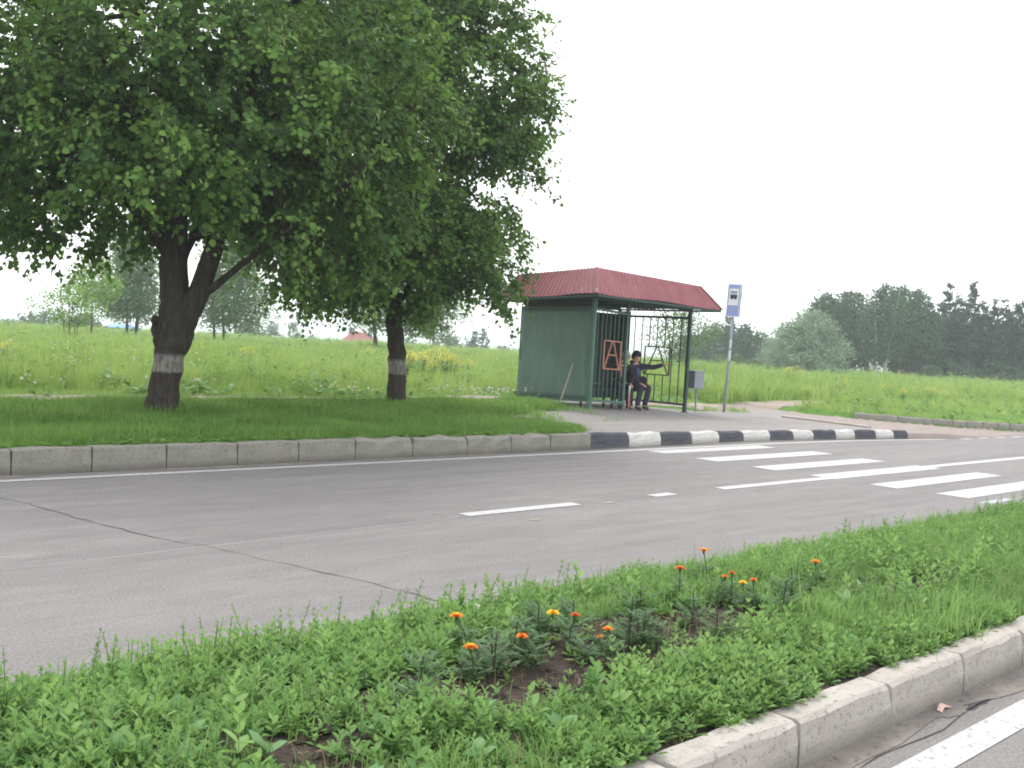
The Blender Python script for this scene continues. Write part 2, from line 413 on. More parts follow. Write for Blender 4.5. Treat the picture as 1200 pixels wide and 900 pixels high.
# ------------------------------------------------------------------ terrain
def yedge(x): return np.interp(x, [-400, 12, 16, 18, 19.3, 20.9, 22, 25, 27.2, 28.5, 34, 60, 120, 500], [10.43, 10.52, 10.64, 10.44, 10.25, 9.95, 9.62, 9.4, 9.66, 9.60, 9.43, 9.2, 9.0, 9.0])
KY = [9.5, 9.72, 9.98, 10.2, 10.47, 10.75, 11.02, 11.46, 12.19, 12.93, 13.2, 16]
KX = [27.4, 27.13, 26.87, 26.7, 26.45, 26.14, 25.9, 25.72, 25.35, 25.0, 24.88, 24.6]
def kx(y): return np.interp(y, KY, KX)
def gz(x, y):
    x = np.asarray(x, float); y = np.asarray(y, float)
    ye = yedge(x); t = np.clip(y - ye, 0, None)
    u = x - kx(y) + 26.0
    xs = [-400, 3, 8, 12, 16, 20.5, 21.3, 22.6, 26.02, 26.15, 27.2]
    front = np.interp(np.minimum(x, 21.0) * (x < 21) + np.maximum(u, 20.9) * (x >= 21), xs, [.235, .235, .235, .215, .165, .14, .07, .025, .02, .19, .22])
    mid = np.interp(np.minimum(x, 21.0) * (x < 21) + np.maximum(u, 20.9) * (x >= 21), [-400, 8, 13, 15.9, 19.3, 21, 23.5, 26.02, 26.15, 28], [.24, .24, .25, .25, .15, .14, .08, .08, .2, .28])
    k1 = np.clip(t / 4.2, 0, 1); z = front * (1 - k1) + mid * k1
    far = .27 + .22 * (fbm(x / 17., y / 17., 3) - .5) + .10 * (fbm(x / 5., y / 5., 9) - .5)
    k2 = np.clip((t - 4.6) / 4.5, 0, 1); k2 = k2 * k2 * (3 - 2 * k2); z = z * (1 - k2) + far * k2
    rr = np.hypot(x, y); d = np.clip((rr - 105) / 120., 0, 1); d = d * d * (3 - 2 * d)
    z = z - d * 6.0 * np.clip(t / 30, 0, 1)
    return z

def grow(a, b, step, ratio, lim):
    out = list(np.arange(a, b, step)); s = step; q = out[-1]
    while q < lim: s *= ratio; q += s; out.append(q)
    return np.array(out)
gx = np.concatenate([-(grow(2, 3, .5, 1.18, 1600)[::-1]) - 0.0, np.arange(-1.5, 10, .25), np.arange(10, 28.6, .125), grow(28.75, 31, .25, 1.16, 1600)])
gt = np.concatenate([-(grow(.3, 2, .6, 1.5, 1600)[::-1]), [-.12, -.05], np.arange(.03, 7, .125), grow(7.1, 9, .25, 1.12, 1600)])
GX, GT = np.meshgrid(gx, gt, indexing='ij')
GY = yedge(GX) + GT
GZ = np.where(GT < -.1, -.06, gz(GX, GY))
GZ = np.where(GT < -25, -.06 - np.clip((-GT - 25) / 200, 0, 1) * .5, GZ)
ny = len(gt)
ii, jj = np.meshgrid(np.arange(len(gx) - 1), np.arange(ny - 1), indexing='ij')
q0 = (ii * ny + jj)
GF = np.stack([q0, q0 + ny, q0 + ny + 1, q0 + 1], -1).reshape(-1, 4)
GV = np.stack([GX, GY, GZ], -1).reshape(-1, 3)
ground = np_mesh('ground', GV, [GF], 'ground_green', smooth=True); tag(ground, kind='structure')

# pavement, side road and trodden path: the same surface 6 mm up, cell by cell
P0 = np.array([15.98, 14.49]); SB = 3.33; SD = 2.17
def plaza_mask(x, y):
    n = (fbm(x * 1.1, y * 1.1, 21) - .5)
    t = y - yedge(x)
    left = np.interp(y, [10.4, 11.4, 12.0, 12.5, 13.1, 13.6, 14.0, 14.7, 16], [11.5, 12.3, 12.5, 12.0, 11.9, 13.0, 13.6, 15.5, 15.6])
    back = np.interp(x, [12, 13.5, 15.4, 16, 19.4, 20.3, 22, 24], [13.3, 14.0, 14.75, 16.9, 16.9, 14.75, 15.0, 15.2])
    m = (t > .02) & (x > left + n * .9) & (y < back + n * .5) & (x < kx(y) - .02)
    return m & (x < 21.6 + n * 1.0 + np.clip((y - 13) * 1.5, 0, 4))
def side_mask(x, y):
    n = (fbm(x * 1.1, y * 1.1, 22) - .5)
    return (y - yedge(x) > -.09) & (x > 20.9) & (x < kx(y) - .02) & (y < 16.2 + n * 1.2) & ~plaza_mask(x, y)
def path_mask(x, y):
    n = (fbm(x * .8, y * .8, 23) - .5)
    c = np.interp(x, [-40, 0, 6, 12, 16, 19, 22, 26, 34], [17.0, 16.9, 16.75, 17.1, 17.5, 17.3, 16.2, 15.9, 17.5])
    return (np.abs(y - c) < .62 + n * .55) & (x < 31)
cx_ = GV[GF].mean(1); X_, Y_ = cx_[:, 0], cx_[:, 1]
def overlay(name, mask, mat, dz):
    f = GF[mask]; u, inv = np.unique(f, return_inverse=True)
    V = GV[u].copy(); V[:, 2] += dz
    return tag(np_mesh(name, V, [inv.reshape(f.shape)], mat, smooth=True), kind='structure')
pm, sm_, am = plaza_mask(X_, Y_), side_mask(X_, Y_), path_mask(X_, Y_)
pav = overlay('pavement', pm, 'plaza_asphalt', .006)
overlay('side_road', sm_ & ~pm, 'side_asphalt', .006)
overlay('path', am & ~pm & ~sm_, 'dirt', .008)

# far carriageway and its markings
def strip_mesh(name, xs, ylo, yhi, z, mat, parent=None):
    xs = np.asarray(xs, float); a = np.stack([xs, ylo(xs), np.full_like(xs, z)], 1); b2 = np.stack([xs, yhi(xs), np.full_like(xs, z)], 1)
    n = len(xs); F = np.array([(i, i + 1, n + i + 1, n + i) for i in range(n - 1)])
    return np_mesh(name, np.concatenate([a, b2]), [F], mat, parent=parent)
road_x = np.concatenate([np.linspace(-400, -10, 20), np.arange(-8, 40, 1.0), np.linspace(45, 500, 24)])
road = tag(strip_mesh('road', road_x, lambda x: np.full_like(x, 4.0), lambda x: yedge(x) + .02, 0, 'asphalt'), kind='structure')
def mark(name, quad, mat='road_white', z=.004, parent=None):
    m_ = MB(); m_.add([(x, y, z) for x, y in quad], [[0, 1, 2, 3]]); return m_.build(name, mat, parent or road)
ex = np.concatenate([np.linspace(-120, -5, 12), np.arange(-4, 22.1, .5)])
ey = lambda x: np.interp(x, [-200, 3, 13, 16.5, 18.5, 20, 22], [9.96, 9.96, 10.0, 9.97, 9.86, 9.7, 9.42])
strip_mesh('edge_line', ex, ey, lambda x: ey(x) + .12, .004, 'road_white', road)
for x in np.arange(22.5, 27, .9): mark('dashed_line', [(x, 9.33 - .03 * (x - 22)), (x + .5, 9.31 - .03 * (x - 22)), (x + .5, 9.42 - .03 * (x - 22)), (x, 9.44 - .03 * (x - 22))])
for yc, a, b2, w in ((9.74, 12.32, 15.4, .36), (8.78, 12.3, 15.6, .4), (7.80, 12.28, 15.48, .4), (6.04, 12.28, 15.62, .38), (5.2, 12.35, 15.7, .4)):
    mark('zebra_stripe', [(a, yc - w / 2), (b2, yc - w / 2), (b2, yc + w / 2), (a, yc + w / 2)])
mark('zebra_stripe', [(12.3, 6.71), (15.5, 6.71), (15.5, 7.1), (12.3, 7.1)])
mark('centre_line', [(9.86, 6.74), (12.297, 6.74), (12.297, 6.9), (9.86, 6.9)])
mark('centre_line', [(15.503, 6.84), (200, 6.84), (200, 7.02), (15.503, 7.02)])
mark('dash', [(5.9, 6.69), (7.37, 6.70), (7.37, 6.85), (5.9, 6.84)]); mark('dash', [(8.57, 6.72), (8.95, 6.73), (8.95, 6.87), (8.57, 6.86)])
for k in range(1, 3): mark('dash', [(-1.2 - 3.4 * k, 6.69), (0 - 3.4 * k, 6.69), (0 - 3.4 * k, 6.84), (-1.2 - 3.4 * k, 6.84)])
mark('edge_line', [(12.1, 4.66), (12.9, 4.66), (12.9, 4.78), (12.1, 4.78)], 'road_worn')
mark('edge_line', [(13.4, 4.62), (18, 4.62), (18, 4.74), (13.4, 4.74)], 'road_worn')
# crack and old joints
def ribbon(name, pts, w, mat, z, parent):
    P = []
    for (x0, y0), (x1, y1) in zip(pts[:-1], pts[1:]):
        for k in range(6):
            t = k / 6; P.append((x0 + (x1 - x0) * t + random.uniform(-.02, .02), y0 + (y1 - y0) * t + random.uniform(-.015, .015)))
    P.append(pts[-1]); m_ = MB(); vs = []
    for i, p in enumerate(P):
        a = P[max(i - 1, 0)]; b2 = P[min(i + 1, len(P) - 1)]; d = Vector((b2[0] - a[0], b2[1] - a[1])).normalized(); ww = w * random.uniform(.25, 1.25) / 2
        vs += [(p[0] - d.y * ww, p[1] + d.x * ww, z), (p[0] + d.y * ww, p[1] - d.x * ww, z)]
    m_.add(vs, [[2 * i, 2 * i + 1, 2 * i + 3, 2 * i + 2] for i in range(len(P) - 1)]); return m_.build(name, mat, parent)
ribbon('crack', [(2.7, 9.6), (2.76, 9.14), (2.88, 8.66), (3.0, 7.85), (3.18, 6.98), (3.35, 6.6), (3.54, 5.88), (3.74, 5.22), (3.84, 4.5)], .011, 'crack_dark', .003, road)
ribbon('seam', [(-8, 6.3), (-2, 6.4), (2, 6.5), (5.8, 6.72)], .018, 'seam_pale', .0012, road)
rough_mat('gutter_grit', (.15, .135, .12), (.24, .215, .19), 5, .95, 60, .4, c3=(.10, .09, .08))
# near carriageway
nroad = tag(strip_mesh('near_road', road_x, lambda x: np.full_like(x, -7.0), lambda x: np.full_like(x, 1.97), 0, 'near_asphalt'), kind='structure')
strip_mesh('edge_line', np.linspace(-60, 120, 30), lambda x: np.full_like(x, 1.585), lambda x: np.full_like(x, 1.735), .004, 'road_white', nroad)
ribbon('crack', [(2.6, 1.80), (3.4, 1.83), (4.2, 1.80), (5.2, 1.84), (6.5, 1.82)], .009, 'crack_dark', .003, nroad)
def blotch(name, c, rx, ry, mat, z, parent):
    m_ = MB(); n = 26; r = [1 + random.uniform(-.25, .25) for _ in range(n)]
    m_.add([(c[0] + rx * r[i] * math.cos(2 * math.pi * i / n), c[1] + ry * r[i] * math.sin(2 * math.pi * i / n), z) for i in range(n)], [list(range(n))]); return m_.build(name, mat, parent)
blotch('tar_patch', (4.86, 1.865), .17, .05, 'crack_dark', .003, nroad)
blotch('mortar_patch', (4.62, 1.86), .12, .035, 'gutter_grit', .0036, nroad)
blotch('mortar_patch', (5.35, 1.87), .25, .05, 'gutter_grit', .0036, nroad)
blotch('sand_patch', (6.35, 6.3), .10, .03, 'dirt', .003, road); blotch('sand_patch', (7.75, 6.68), .12, .035, 'dirt', .003, road); blotch('sand_patch', (5.72, 6.92), .06, .02, 'dirt', .003, road)

def grit(name, xs, yc, w, seed, parent):
    a, b2 = [], []
    for x in xs:
        q = float(fbm(np.array(x * 1.3), np.array(seed * 1.0), seed)); b2.append((x, yc(x) + .01, .0034)); a.append((x, yc(x) - w * max(.08, q * 1.6 - .35), .0034))
    n_ = len(xs); m_ = MB(); m_.add(a + b2, [[i, i + 1, n_ + i + 1, n_ + i] for i in range(n_ - 1)]); return m_.build(name, 'gutter_grit', parent)
grit('gutter_grit', np.arange(-3, 21, .18), lambda x: float(yedge(x)) - .16, .22, 41, road)
grit('gutter_grit', np.arange(-1, 12, .12), lambda x: 1.945, .20, 43, nroad)
# median: soil mound between the two kerbs
def mz(x, y):
    t = np.clip((np.asarray(y, float) - 2.1) / 1.85, 0, 1)
    return .175 + .07 * np.sin(math.pi * t) - .05 * t + .05 * (fbm(np.asarray(x) * 2.3, np.asarray(y) * 2.3, 31) - .5) + .03 * (fbm(np.asarray(x) * 8, np.asarray(y) * 8, 32) - .5)
mxs = np.concatenate([np.arange(-40, 0, 1.0), np.arange(0, 9, .05), np.arange(9, 60, .4)]); mys = np.linspace(2.09, 3.96, 40)
MX, MY = np.meshgrid(mxs, mys, indexing='ij'); MZ = mz(MX, MY)
ii, jj = np.meshgrid(np.arange(len(mxs) - 1), np.arange(len(mys) - 1), indexing='ij'); q0 = ii * len(mys) + jj
tag(np_mesh('median_soil', np.stack([MX, MY, MZ], -1).reshape(-1, 3), [np.stack([q0, q0 + len(mys), q0 + len(mys) + 1, q0 + 1], -1).reshape(-1, 4)], 'soil', smooth=True), kind='structure')

# far hills
m_ = MB(); hv = []
for k, ph in enumerate(np.linspace(R(20), R(175), 60)):
    h = -3.5 + 7 * max(0, math.sin((ph - R(95)) * 2.6)) * (ph > R(95)) + random.uniform(-.4, .4)
    hv += [(1250 * math.cos(ph), 1250 * math.sin(ph), -9), (1350 * math.cos(ph), 1350 * math.sin(ph), h), (1450 * math.cos(ph), 1450 * math.sin(ph), -9)]
for k in range(59):
    m_.add([], []); 
m_.add(hv, [[3 * k, 3 * k + 3, 3 * k + 4, 3 * k + 1] for k in range(59)] + [[3 * k + 1, 3 * k + 4, 3 * k + 5, 3 * k + 2] for k in range(59)])
tag(m_.build('hills', 'hill_far'), kind='structure')

# ------------------------------------------------------------------ kerb stones
ORD = ['first', 'second', 'third', 'fourth', 'fifth', 'sixth', 'seventh', 'eighth', 'ninth', 'tenth', 'eleventh', 'twelfth', 'thirteenth', 'fourteenth', 'fifteenth', 'sixteenth', 'seventeenth', 'eighteenth']
def kerb_stone(a, b2, w, zt, zb, mat, label, group, bevel=.02, inward=1, gap=.012, slope=.03, wear=.004):
    """front edge from a to b2; the stone's body lies to the left of that direction"""
    a, b2 = Vector(a), Vector(b2); d = (b2 - a).normalized(); n = Vector((-d.y, d.x)) * inward
    a, b2 = a + d * gap / 2, b2 - d * gap / 2
    c = (a + b2) / 2; L = (b2 - a).length
    m_ = MB(); segs = 5; dz = [random.uniform(-1, 1) * wear * 1.5 for _ in range(segs + 1)]
    ang = math.atan2(d.y, d.x)
    for k in range(segs):
        pass
    vs = []; fs = []
    prof = [(0, zb), (slope * .3, zt * .5), (slope, zt - bevel), (slope + bevel, zt), (w - bevel * .6, zt), (w, zt - bevel * .6), (w, zb)]
    K = len(prof)
    for k in range(segs + 1):
        t = -L / 2 + L * k / segs; edge = (k in (0, segs))
        for i, (yy, zz) in enumerate(prof):
            e = wear if i < 6 else 0
            sh = bevel * .5 if edge and 1 < i < 5 else 0
            vs.append((t - (0 if not edge else (sh if k == 0 else -sh) * -1), yy * inward + random.uniform(-e, e), zz + (dz[k] if 0 < i < 6 else 0) - sh * .6 + random.uniform(-e, e) * (i < 6)))
    for k in range(segs):
        for i in range(K - 1): fs.append([k * K + i, k * K + i + 1, (k + 1) * K + i + 1, (k + 1) * K + i])
    fs.append(list(range(K))); fs.append([segs * K + i for i in range(K)][::-1])
    m_.add(vs, fs)
    o = m_.build('kerb_stone', mat); o.location = (c.x, c.y, 0); o.rotation_euler = (0, 0, ang)
    for p in o.data.polygons: p.use_smooth = False
    return tag(o, label, 'kerb stone', group)

JX = [3.22, 3.99, 4.78, 5.61, 6.4, 7.2, 8.09, 9.02, 9.84, 10.64, 11.52]
fy = lambda x: float(yedge(x)) - .17
zt_of = lambda x: float(np.interp(x, [3, 9, 12, 16, 21], [.255, .25, .235, .185, .18]))
seq = [(JX[i], JX[i + 1]) for i in range(len(JX) - 1)]
left = [(3.22 - .79 * (k + 1), 3.22 - .79 * k) for k in range(3)]
plain = list(reversed(seq)) + left
for i, (a, b2) in enumerate(plain):
    look = 'chipped round-edged grey' if i in (1, 2, 3, 4) else ('clean-edged grey' if i == 0 else 'long straight grey')
    kerb_stone((a, fy(a)), (b2, fy(b2)), .17, zt_of((a + b2) / 2), -.1, 'concrete',
               f'{look} kerb stone by the shaded verge, {ORD[i]} left of the painted ones', 'plain kerb stones along the far verge',
               bevel=.032 if i in (1, 2, 3, 4) else .014, wear=.012 if i in (1, 2, 3, 4) else .004, slope=.012)
JP = [11.52, 12.44, 13.29, 14.16, 14.99, 15.78, 16.57, 17.27, 17.9, 18.59, 19.19, 19.84, 20.41, 20.87]
nb = nw = 0
for i in range(len(JP) - 1):
    a, b2 = JP[i], JP[i + 1]
    black = i % 2 == 0
    if black: nb += 1; w_ = ORD[nb - 1]
    else: nw += 1; w_ = ORD[nw - 1]
    kerb_stone((a, fy(a)), (b2, fy(b2)), .17, zt_of((a + b2) / 2), -.1, 'black_paint' if black else 'white_paint',
               f'{"black" if black else "white"} painted kerb stone before the bus stop, {w_} from left', 'black and white kerb stones at the bus stop', bevel=.025, wear=.006)
# corner kerb of the side road
pts = [(24.88, 13.18), (25.35, 12.19), (25.74, 11.46), (25.92, 11.02), (26.14, 10.75), (26.47, 10.47), (26.72, 10.2), (26.9, 9.98), (27.15, 9.72), (27.75, 9.55), (28.5, 9.42), (29.4, 9.36), (30.3, 9.31)]
for i in range(len(pts) - 1):
    kerb_stone(pts[i], pts[i + 1], .16, .23, -.1, 'concrete', f'grey kerb stone edging the meadow at the corner, {ORD[i]} from the left', 'kerb stones round the side road corner', bevel=.03, wear=.008)
# median kerbs
XN = [3.44 - .74 * 4 + .74 * k for k in range(24)]
for i in range(23):
    lab = f'pale kerb stone of the flower strip by the near road, {ORD[i - 3]} in view from left' if 3 <= i <= 7 else 'pale kerb stone of the flower strip, further along the near road'
    kerb_stone((XN[i], 1.945), (XN[i + 1], 1.945), .15, .19, -.1, 'near_concrete', lab, 'near kerb stones of the flower strip', bevel=.018, wear=.004, slope=.012)
for i in range(16):
    x = .2 + .95 * i
    kerb_stone((x + .95, 4.09), (x, 4.09), .14, .12, -.1, 'near_concrete', f'low pale kerb stone behind the flower strip weeds, {ORD[i]} from the left', 'far kerb stones of the flower strip', bevel=.018, wear=.006)
# flush strip where pavement meets side road
m_ = MB(); pp = [(22.3, 13.7), (22.26, 12.67), (22.02, 11.6), (21.9, 11.2)]
for a, b2 in zip(pp[:-1], pp[1:]): m_.bar((*a, float(gz(*a)) + .02), (*b2, float(gz(*b2)) + .02), .14, .07)
tag(m_.build('kerb_strip', 'near_concrete', bevel=.01, jitter=.004), 'pale sunken concrete strip between pavement and side road', 'concrete strip')

# ------------------------------------------------------------------ bus shelter
BX, BY = P0
sh = empty('bus_shelter', (BX, BY, .22), 'green metal bus shelter with red corrugated roof and letter A railings', 'bus shelter')
SO = Vector((BX, BY, .22))
def W(u, v, z): return (u, v, z - .22)          # local to the shelter's empty
def part(mb, name, mats, **k): return mb.build(name, mats, sh, **k)
gFL, gFR, gBL, gBR = .25, .13, .22, .15
def floorz(u, v): a = gFL + (gFR - gFL) * u / SB; b2 = gBL + (gBR - gBL) * u / SB; return a + (b2 - a) * v / SD
# posts with base plates
for (u, v, w, top) in ((0, 0, .085, 2.6), (SB, 0, .075, 2.56), (0, SD, .07, 2.40), (SB, SD, .07, 2.56), (1.09, 0, .055, 2.55)):
    g = floorz(u, v)
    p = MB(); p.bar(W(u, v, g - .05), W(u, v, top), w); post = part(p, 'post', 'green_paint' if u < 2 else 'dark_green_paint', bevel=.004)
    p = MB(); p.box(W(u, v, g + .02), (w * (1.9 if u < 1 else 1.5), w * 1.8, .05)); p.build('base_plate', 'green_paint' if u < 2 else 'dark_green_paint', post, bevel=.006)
# left side sheet: a thin panel with dents
def sheet(name, c00, c10, c11, c01, nu, nv, th, nrm, mat, amp):
    vs = []; nrm = Vector(nrm); c00, c10, c11, c01 = map(Vector, (c00, c10, c11, c01))
    for s_ in (0, 1):
        for i in range(nu + 1):
            for j in range(nv + 1):
                a, b2 = i / nu, j / nv
                p = (c00 * (1 - a) + c10 * a) * (1 - b2) + (c01 * (1 - a) + c11 * a) * b2
                d = amp * (float(fbm(np.array(a * 4.3 + 7), np.array(b2 * 4.1 + 3), 51)) - .5) * min(1, 6 * min(a, 1 - a) + .2) * min(1, 6 * min(b2, 1 - b2) + .2)
                vs.append(p + nrm * (d + (th if s_ == 0 else 0)))
    K = (nu + 1) * (nv + 1); fs = []
    for i in range(nu):
        for j in range(nv):
            a = i * (nv + 1) + j; q = [a, a + nv + 1, a + nv + 2, a + 1]
            fs.append(q); fs.append([K + t for t in q[::-1]])
    rim = [i * (nv + 1) for i in range(nu + 1)] + [nu * (nv + 1) + j for j in range(1, nv + 1)] + [i * (nv + 1) + nv for i in range(nu - 1, -1, -1)] + [j for j in range(nv - 1, 0, -1)]
    for a, b2 in zip(rim, rim[1:] + rim[:1]): fs.append([a, b2, K + b2, K + a])
    m_ = MB(); m_.add(vs, fs); return part(m_, name, mat, smooth=False)
ls = sheet('side_panel', W(-.03, .03, .425), W(-.03, SD + .03, .34), W(-.03, SD + .03, 2.36), W(-.03, .03, 2.395), 14, 14, .006, (-1, 0, 0), 'green_sheet', .05)
for p in ls.data.polygons: p.use_smooth = True
p = MB()
p.bar(W(-.02, .045, .415), W(-.02, SD - .03, .335), .05); part(p, 'side_rail', 'green_paint'); p = MB(); p.bar(W(-.015, .045, 2.40), W(-.015, SD - .03, 2.37), .03)
part(p, 'side_rail', 'green_paint')
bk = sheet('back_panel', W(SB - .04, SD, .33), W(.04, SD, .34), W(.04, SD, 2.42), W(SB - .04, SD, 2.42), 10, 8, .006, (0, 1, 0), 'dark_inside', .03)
p = MB()
for k in range(1, 16): p.bar(W(SB * k / 16, SD - .03, .34), W(SB * k / 16, SD - .03, 2.42), .022)
p.bar(W(.04, SD - .03, .9), W(SB - .04, SD - .03, .9), .02)
part(p, 'back_frame', 'dark_green_paint')
# front railing with the letter A
fz = lambda u, z0, z1: z0 + (z1 - z0) * u / 1.09
p = MB()
p.bar(W(.045, 0, .43), W(1.06, 0, .385), .055); p.bar(W(.045, 0, 2.375), W(1.06, 0, 2.325), .05)
A0, A1, Zb, Zt = .36, .90, 1.13, 1.73
for k in range(1, 8):
    u = 1.09 * k / 8
    if A0 + .03 < u < A1 - .03:
        p.bar(W(u, 0, .42), W(u, 0, Zb), .016); p.bar(W(u, 0, Zt), W(u, 0, 2.35), .016)
    else: p.bar(W(u, 0, .42), W(u, 0, 2.35), .016)
p.bar(W(.045, .02, .80), W(.36, .02, .79), .018)
part(p, 'front_railing', 'green_paint')
def letterA(name, mat, P, a0, a1, zb, zt, w):
    p = MB(); mid = (a0 + a1) / 2
    for q in ((a0, zb, a1, zb), (a0, zt, a1, zt), (a0, zb, a0, zt), (a1, zb, a1, zt)): p.bar(P(q[0], q[1]), P(q[2], q[3]), w)
    s_ = (a1 - a0)
    p.bar(P(a0 + .03, zb), P(mid - .02, zt), w * .95); p.bar(P(a1 - .03, zb), P(mid + .02, zt), w * .95)
    zz = zb + (zt - zb) * .5; t = .5
    p.bar(P(a0 + .03 + (mid - .02 - a0 - .03) * t, zz), P(a1 - .03 + (mid + .02 - a1 + .03) * t, zz), w * .95)
    o = part(p, name, mat); return o
o = letterA('letter_frame', 'orange_paint', lambda a, z: W(a, -.014, z - .03 * a), A0, A1, Zb, Zt, .026)
o['label'] = 'orange bar frame holding the letter A in the front railing'
# end railing with its letter A
p = MB()
p.bar(W(SB, .04, 2.37), W(SB, SD - .04, 2.38), .055); p.bar(W(SB, .04, .335), W(SB, SD - .04, .33), .05)
a0, a1, zb, zt = .52, 1.28, .99, 1.66
for k in range(1, 8):
    v = .235 * k
    if a0 + .03 < v < a1 - .03: p.bar(W(SB, v, .34), W(SB, v, zb), .02); p.bar(W(SB, v, zt), W(SB, v, 2.37), .02)
    else: p.bar(W(SB, v, .34), W(SB, v, 2.37), .02)
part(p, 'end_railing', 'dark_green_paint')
o = letterA('letter_frame', 'brown_paint', lambda a, z: W(SB - .012, a, z), a0, a1, zb, zt, .028)
o['label'] = 'dark brown bar frame holding the letter A in the end railing'
# bench
p = MB()
for k in range(3): p.box(W(1.38, .48 + .13 * k, .62), (1.9, .11, .035))
for u in (.55, 1.3, 2.0): p.bar(W(u, .5, floorz(u, .5)), W(u, .5, .60), .04); p.bar(W(u, .74, floorz(u, .74)), W(u, .74, .60), .04)
part(p, 'bench', 'dark_inside', bevel=.004)
# roof: four sloping corrugated aprons round a flat top
E_ = {'FL': (-.52, -.52, 2.665), 'FR': (SB + .52, -.52, 2.60), 'BR': (SB + .52, SD + .5, 2.60), 'BL': (-.47, SD + .42, 2.545)}
T_ = {'FL': (-.13, -.13, 3.235), 'FR': (SB + .13, -.13, 3.125), 'BR': (SB + .13, SD + .12, 3.11), 'BL': (-.10, SD + .1, 3.11)}
def apron(a, b2, k):
    e0, e1, t0, t1 = Vector(W(*E_[a])), Vector(W(*E_[b2])), Vector(W(*T_[a])), Vector(W(*T_[b2]))
    L = (e1 - e0).length; n = int(L / .125) * 6; nrm = (e1 - e0).cross(t0 - e0).normalized()
    vs = []; fs = []; rows = 5
    for th in (0, -.006):
        for j in range(rows):
            q = j / (rows - 1)
            for i in range(n + 1):
                s_ = i / n; p = (e0.lerp(e1, s_)).lerp(t0.lerp(t1, s_), q)
                # ridges run straight up the slope; the ends are cut along the hips
                w_ = math.sin(i / 6 * 2 * math.pi) * .016
                sag = -.022 * math.sin(s_ * math.pi * 3 + k) * (1 - q) * .7
                vs.append(p + nrm * (w_ + th) + Vector((0, 0, sag)))
    H = rows * (n + 1)
    for j in range(rows - 1):
        for i in range(n):
            q = [j * (n + 1) + i, j * (n + 1) + i + 1, (j + 1) * (n + 1) + i + 1, (j + 1) * (n + 1) + i]
            fs.append(q); fs.append([H + x for x in q[::-1]])
    m_ = MB(); m_.add(vs, fs); o = part(m_, 'roof_apron', 'red_roof')
    for pl in o.data.polygons: pl.use_smooth = True
for k, (a, b2) in enumerate((('FL', 'FR'), ('FR', 'BR'), ('BR', 'BL'), ('BL', 'FL'))): apron(a, b2, k)
for a in ('FL', 'FR', 'BR', 'BL'):
    p = MB(); e, t = Vector(W(*E_[a])), Vector(W(*T_[a])); out = Vector((e.x - t.x, e.y - t.y, 0)).normalized()
    p.bar(e + out * .012 + Vector((0, 0, .0)), t + out * .012, .07, .012, up=out)
    part(p, 'hip_cap', 'red_roof')
p = MB(); tz = [Vector(W(*T_[a])) - Vector((0, 0, .03)) for a in ('FL', 'FR', 'BR', 'BL')]
p.box8([v - Vector((0, 0, .03)) for v in tz] + tz); part(p, 'roof_top', 'red_roof')
p = MB()
ins = {'FL': (-.42, -.42, 2.655), 'FR': (SB + .42, -.42, 2.60), 'BR': (SB + .42, SD + .40, 2.60), 'BL': (-.38, SD + .34, 2.55)}
c = [Vector(W(*ins[a])) for a in ('FL', 'FR', 'BR', 'BL')]
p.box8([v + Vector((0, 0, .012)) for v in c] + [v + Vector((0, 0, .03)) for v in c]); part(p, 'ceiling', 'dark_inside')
p = MB()
for a, b2 in (('FL', 'FR'), ('FR', 'BR'), ('BR', 'BL'), ('BL', 'FL')):
    p.bar(Vector(W(*E_[a])) * .985 + Vector((0.02, 0.01, -.005)), Vector(W(*E_[b2])) * .985 + Vector((.02, .01, -.005)), .03, .045)
for k in range(4):
    u = SB * k / 3; p.bar(W(u, -.38, 2.645 - .016 * u), W(u, SD + .3, 2.50 + .03 * u), .045, .05)
p.bar(W(0, 0, 2.60), W(SB, 0, 2.57), .05, .07); p.bar(W(0, SD, 2.46), W(SB, SD, 2.56), .05, .07)
part(p, 'roof_frame', 'dark_green_paint')
p = MB(); p.box8([W(.012, .045, 2.34), W(.03, .045, 2.34), W(.03, SD - .04, 2.30), W(.012, SD - .04, 2.30), W(.012, .045, 2.645), W(.03, .045, 2.645), W(.03, SD - .04, 2.575), W(.012, SD - .04, 2.575)]); part(p, 'eave_shade_board', 'dark_inside')  # added dark board standing in for the shade under the left eave
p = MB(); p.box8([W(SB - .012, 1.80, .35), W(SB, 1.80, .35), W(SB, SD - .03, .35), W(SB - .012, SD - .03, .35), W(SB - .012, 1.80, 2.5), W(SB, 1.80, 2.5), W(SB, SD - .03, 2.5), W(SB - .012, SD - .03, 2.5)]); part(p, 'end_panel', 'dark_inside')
p = MB(); p.box(W(-.535, -.50, 2.73), (.02, .03, .07)); part(p, 'corner_patch', 'white_paint')

# ------------------------------------------------------------------ bus stop sign
sx, sy = 21.26, 14.74; sz = float(gz(sx, sy))
sg = empty('bus_stop_sign', (sx, sy, sz), 'leaning bus stop pole with blue and white folded sign', 'bus stop sign')
lean = Vector((E2[0], E2[1], 0)) * .030
P = lambda a, b2, z: Vector((E2[0] * a + F2[0] * b2, E2[1] * a + F2[1] * b2, z)) + lean * z
p = MB(); p.tube([P(0, 0, -.1), P(0, 0, 1.2), P(0, 0, 3.15)], .034, 12); pole = p.build('pole', 'pole_metal', sg, smooth=True)
p = MB()
for z0, z1, w in ((1.63, 1.84, .045), (1.36, 1.57, .05), (1.32, 1.35, .05)):
    p = MB(); p.bar(P(0.004, -.036, z0), P(0.004, -.036, z1), w, .006, up=(F2[0], F2[1], 0)); p.build('sticker', 'sign_white', pole)
hw, zb_, zt_ = .17, 2.40, 3.22
hinge = .135
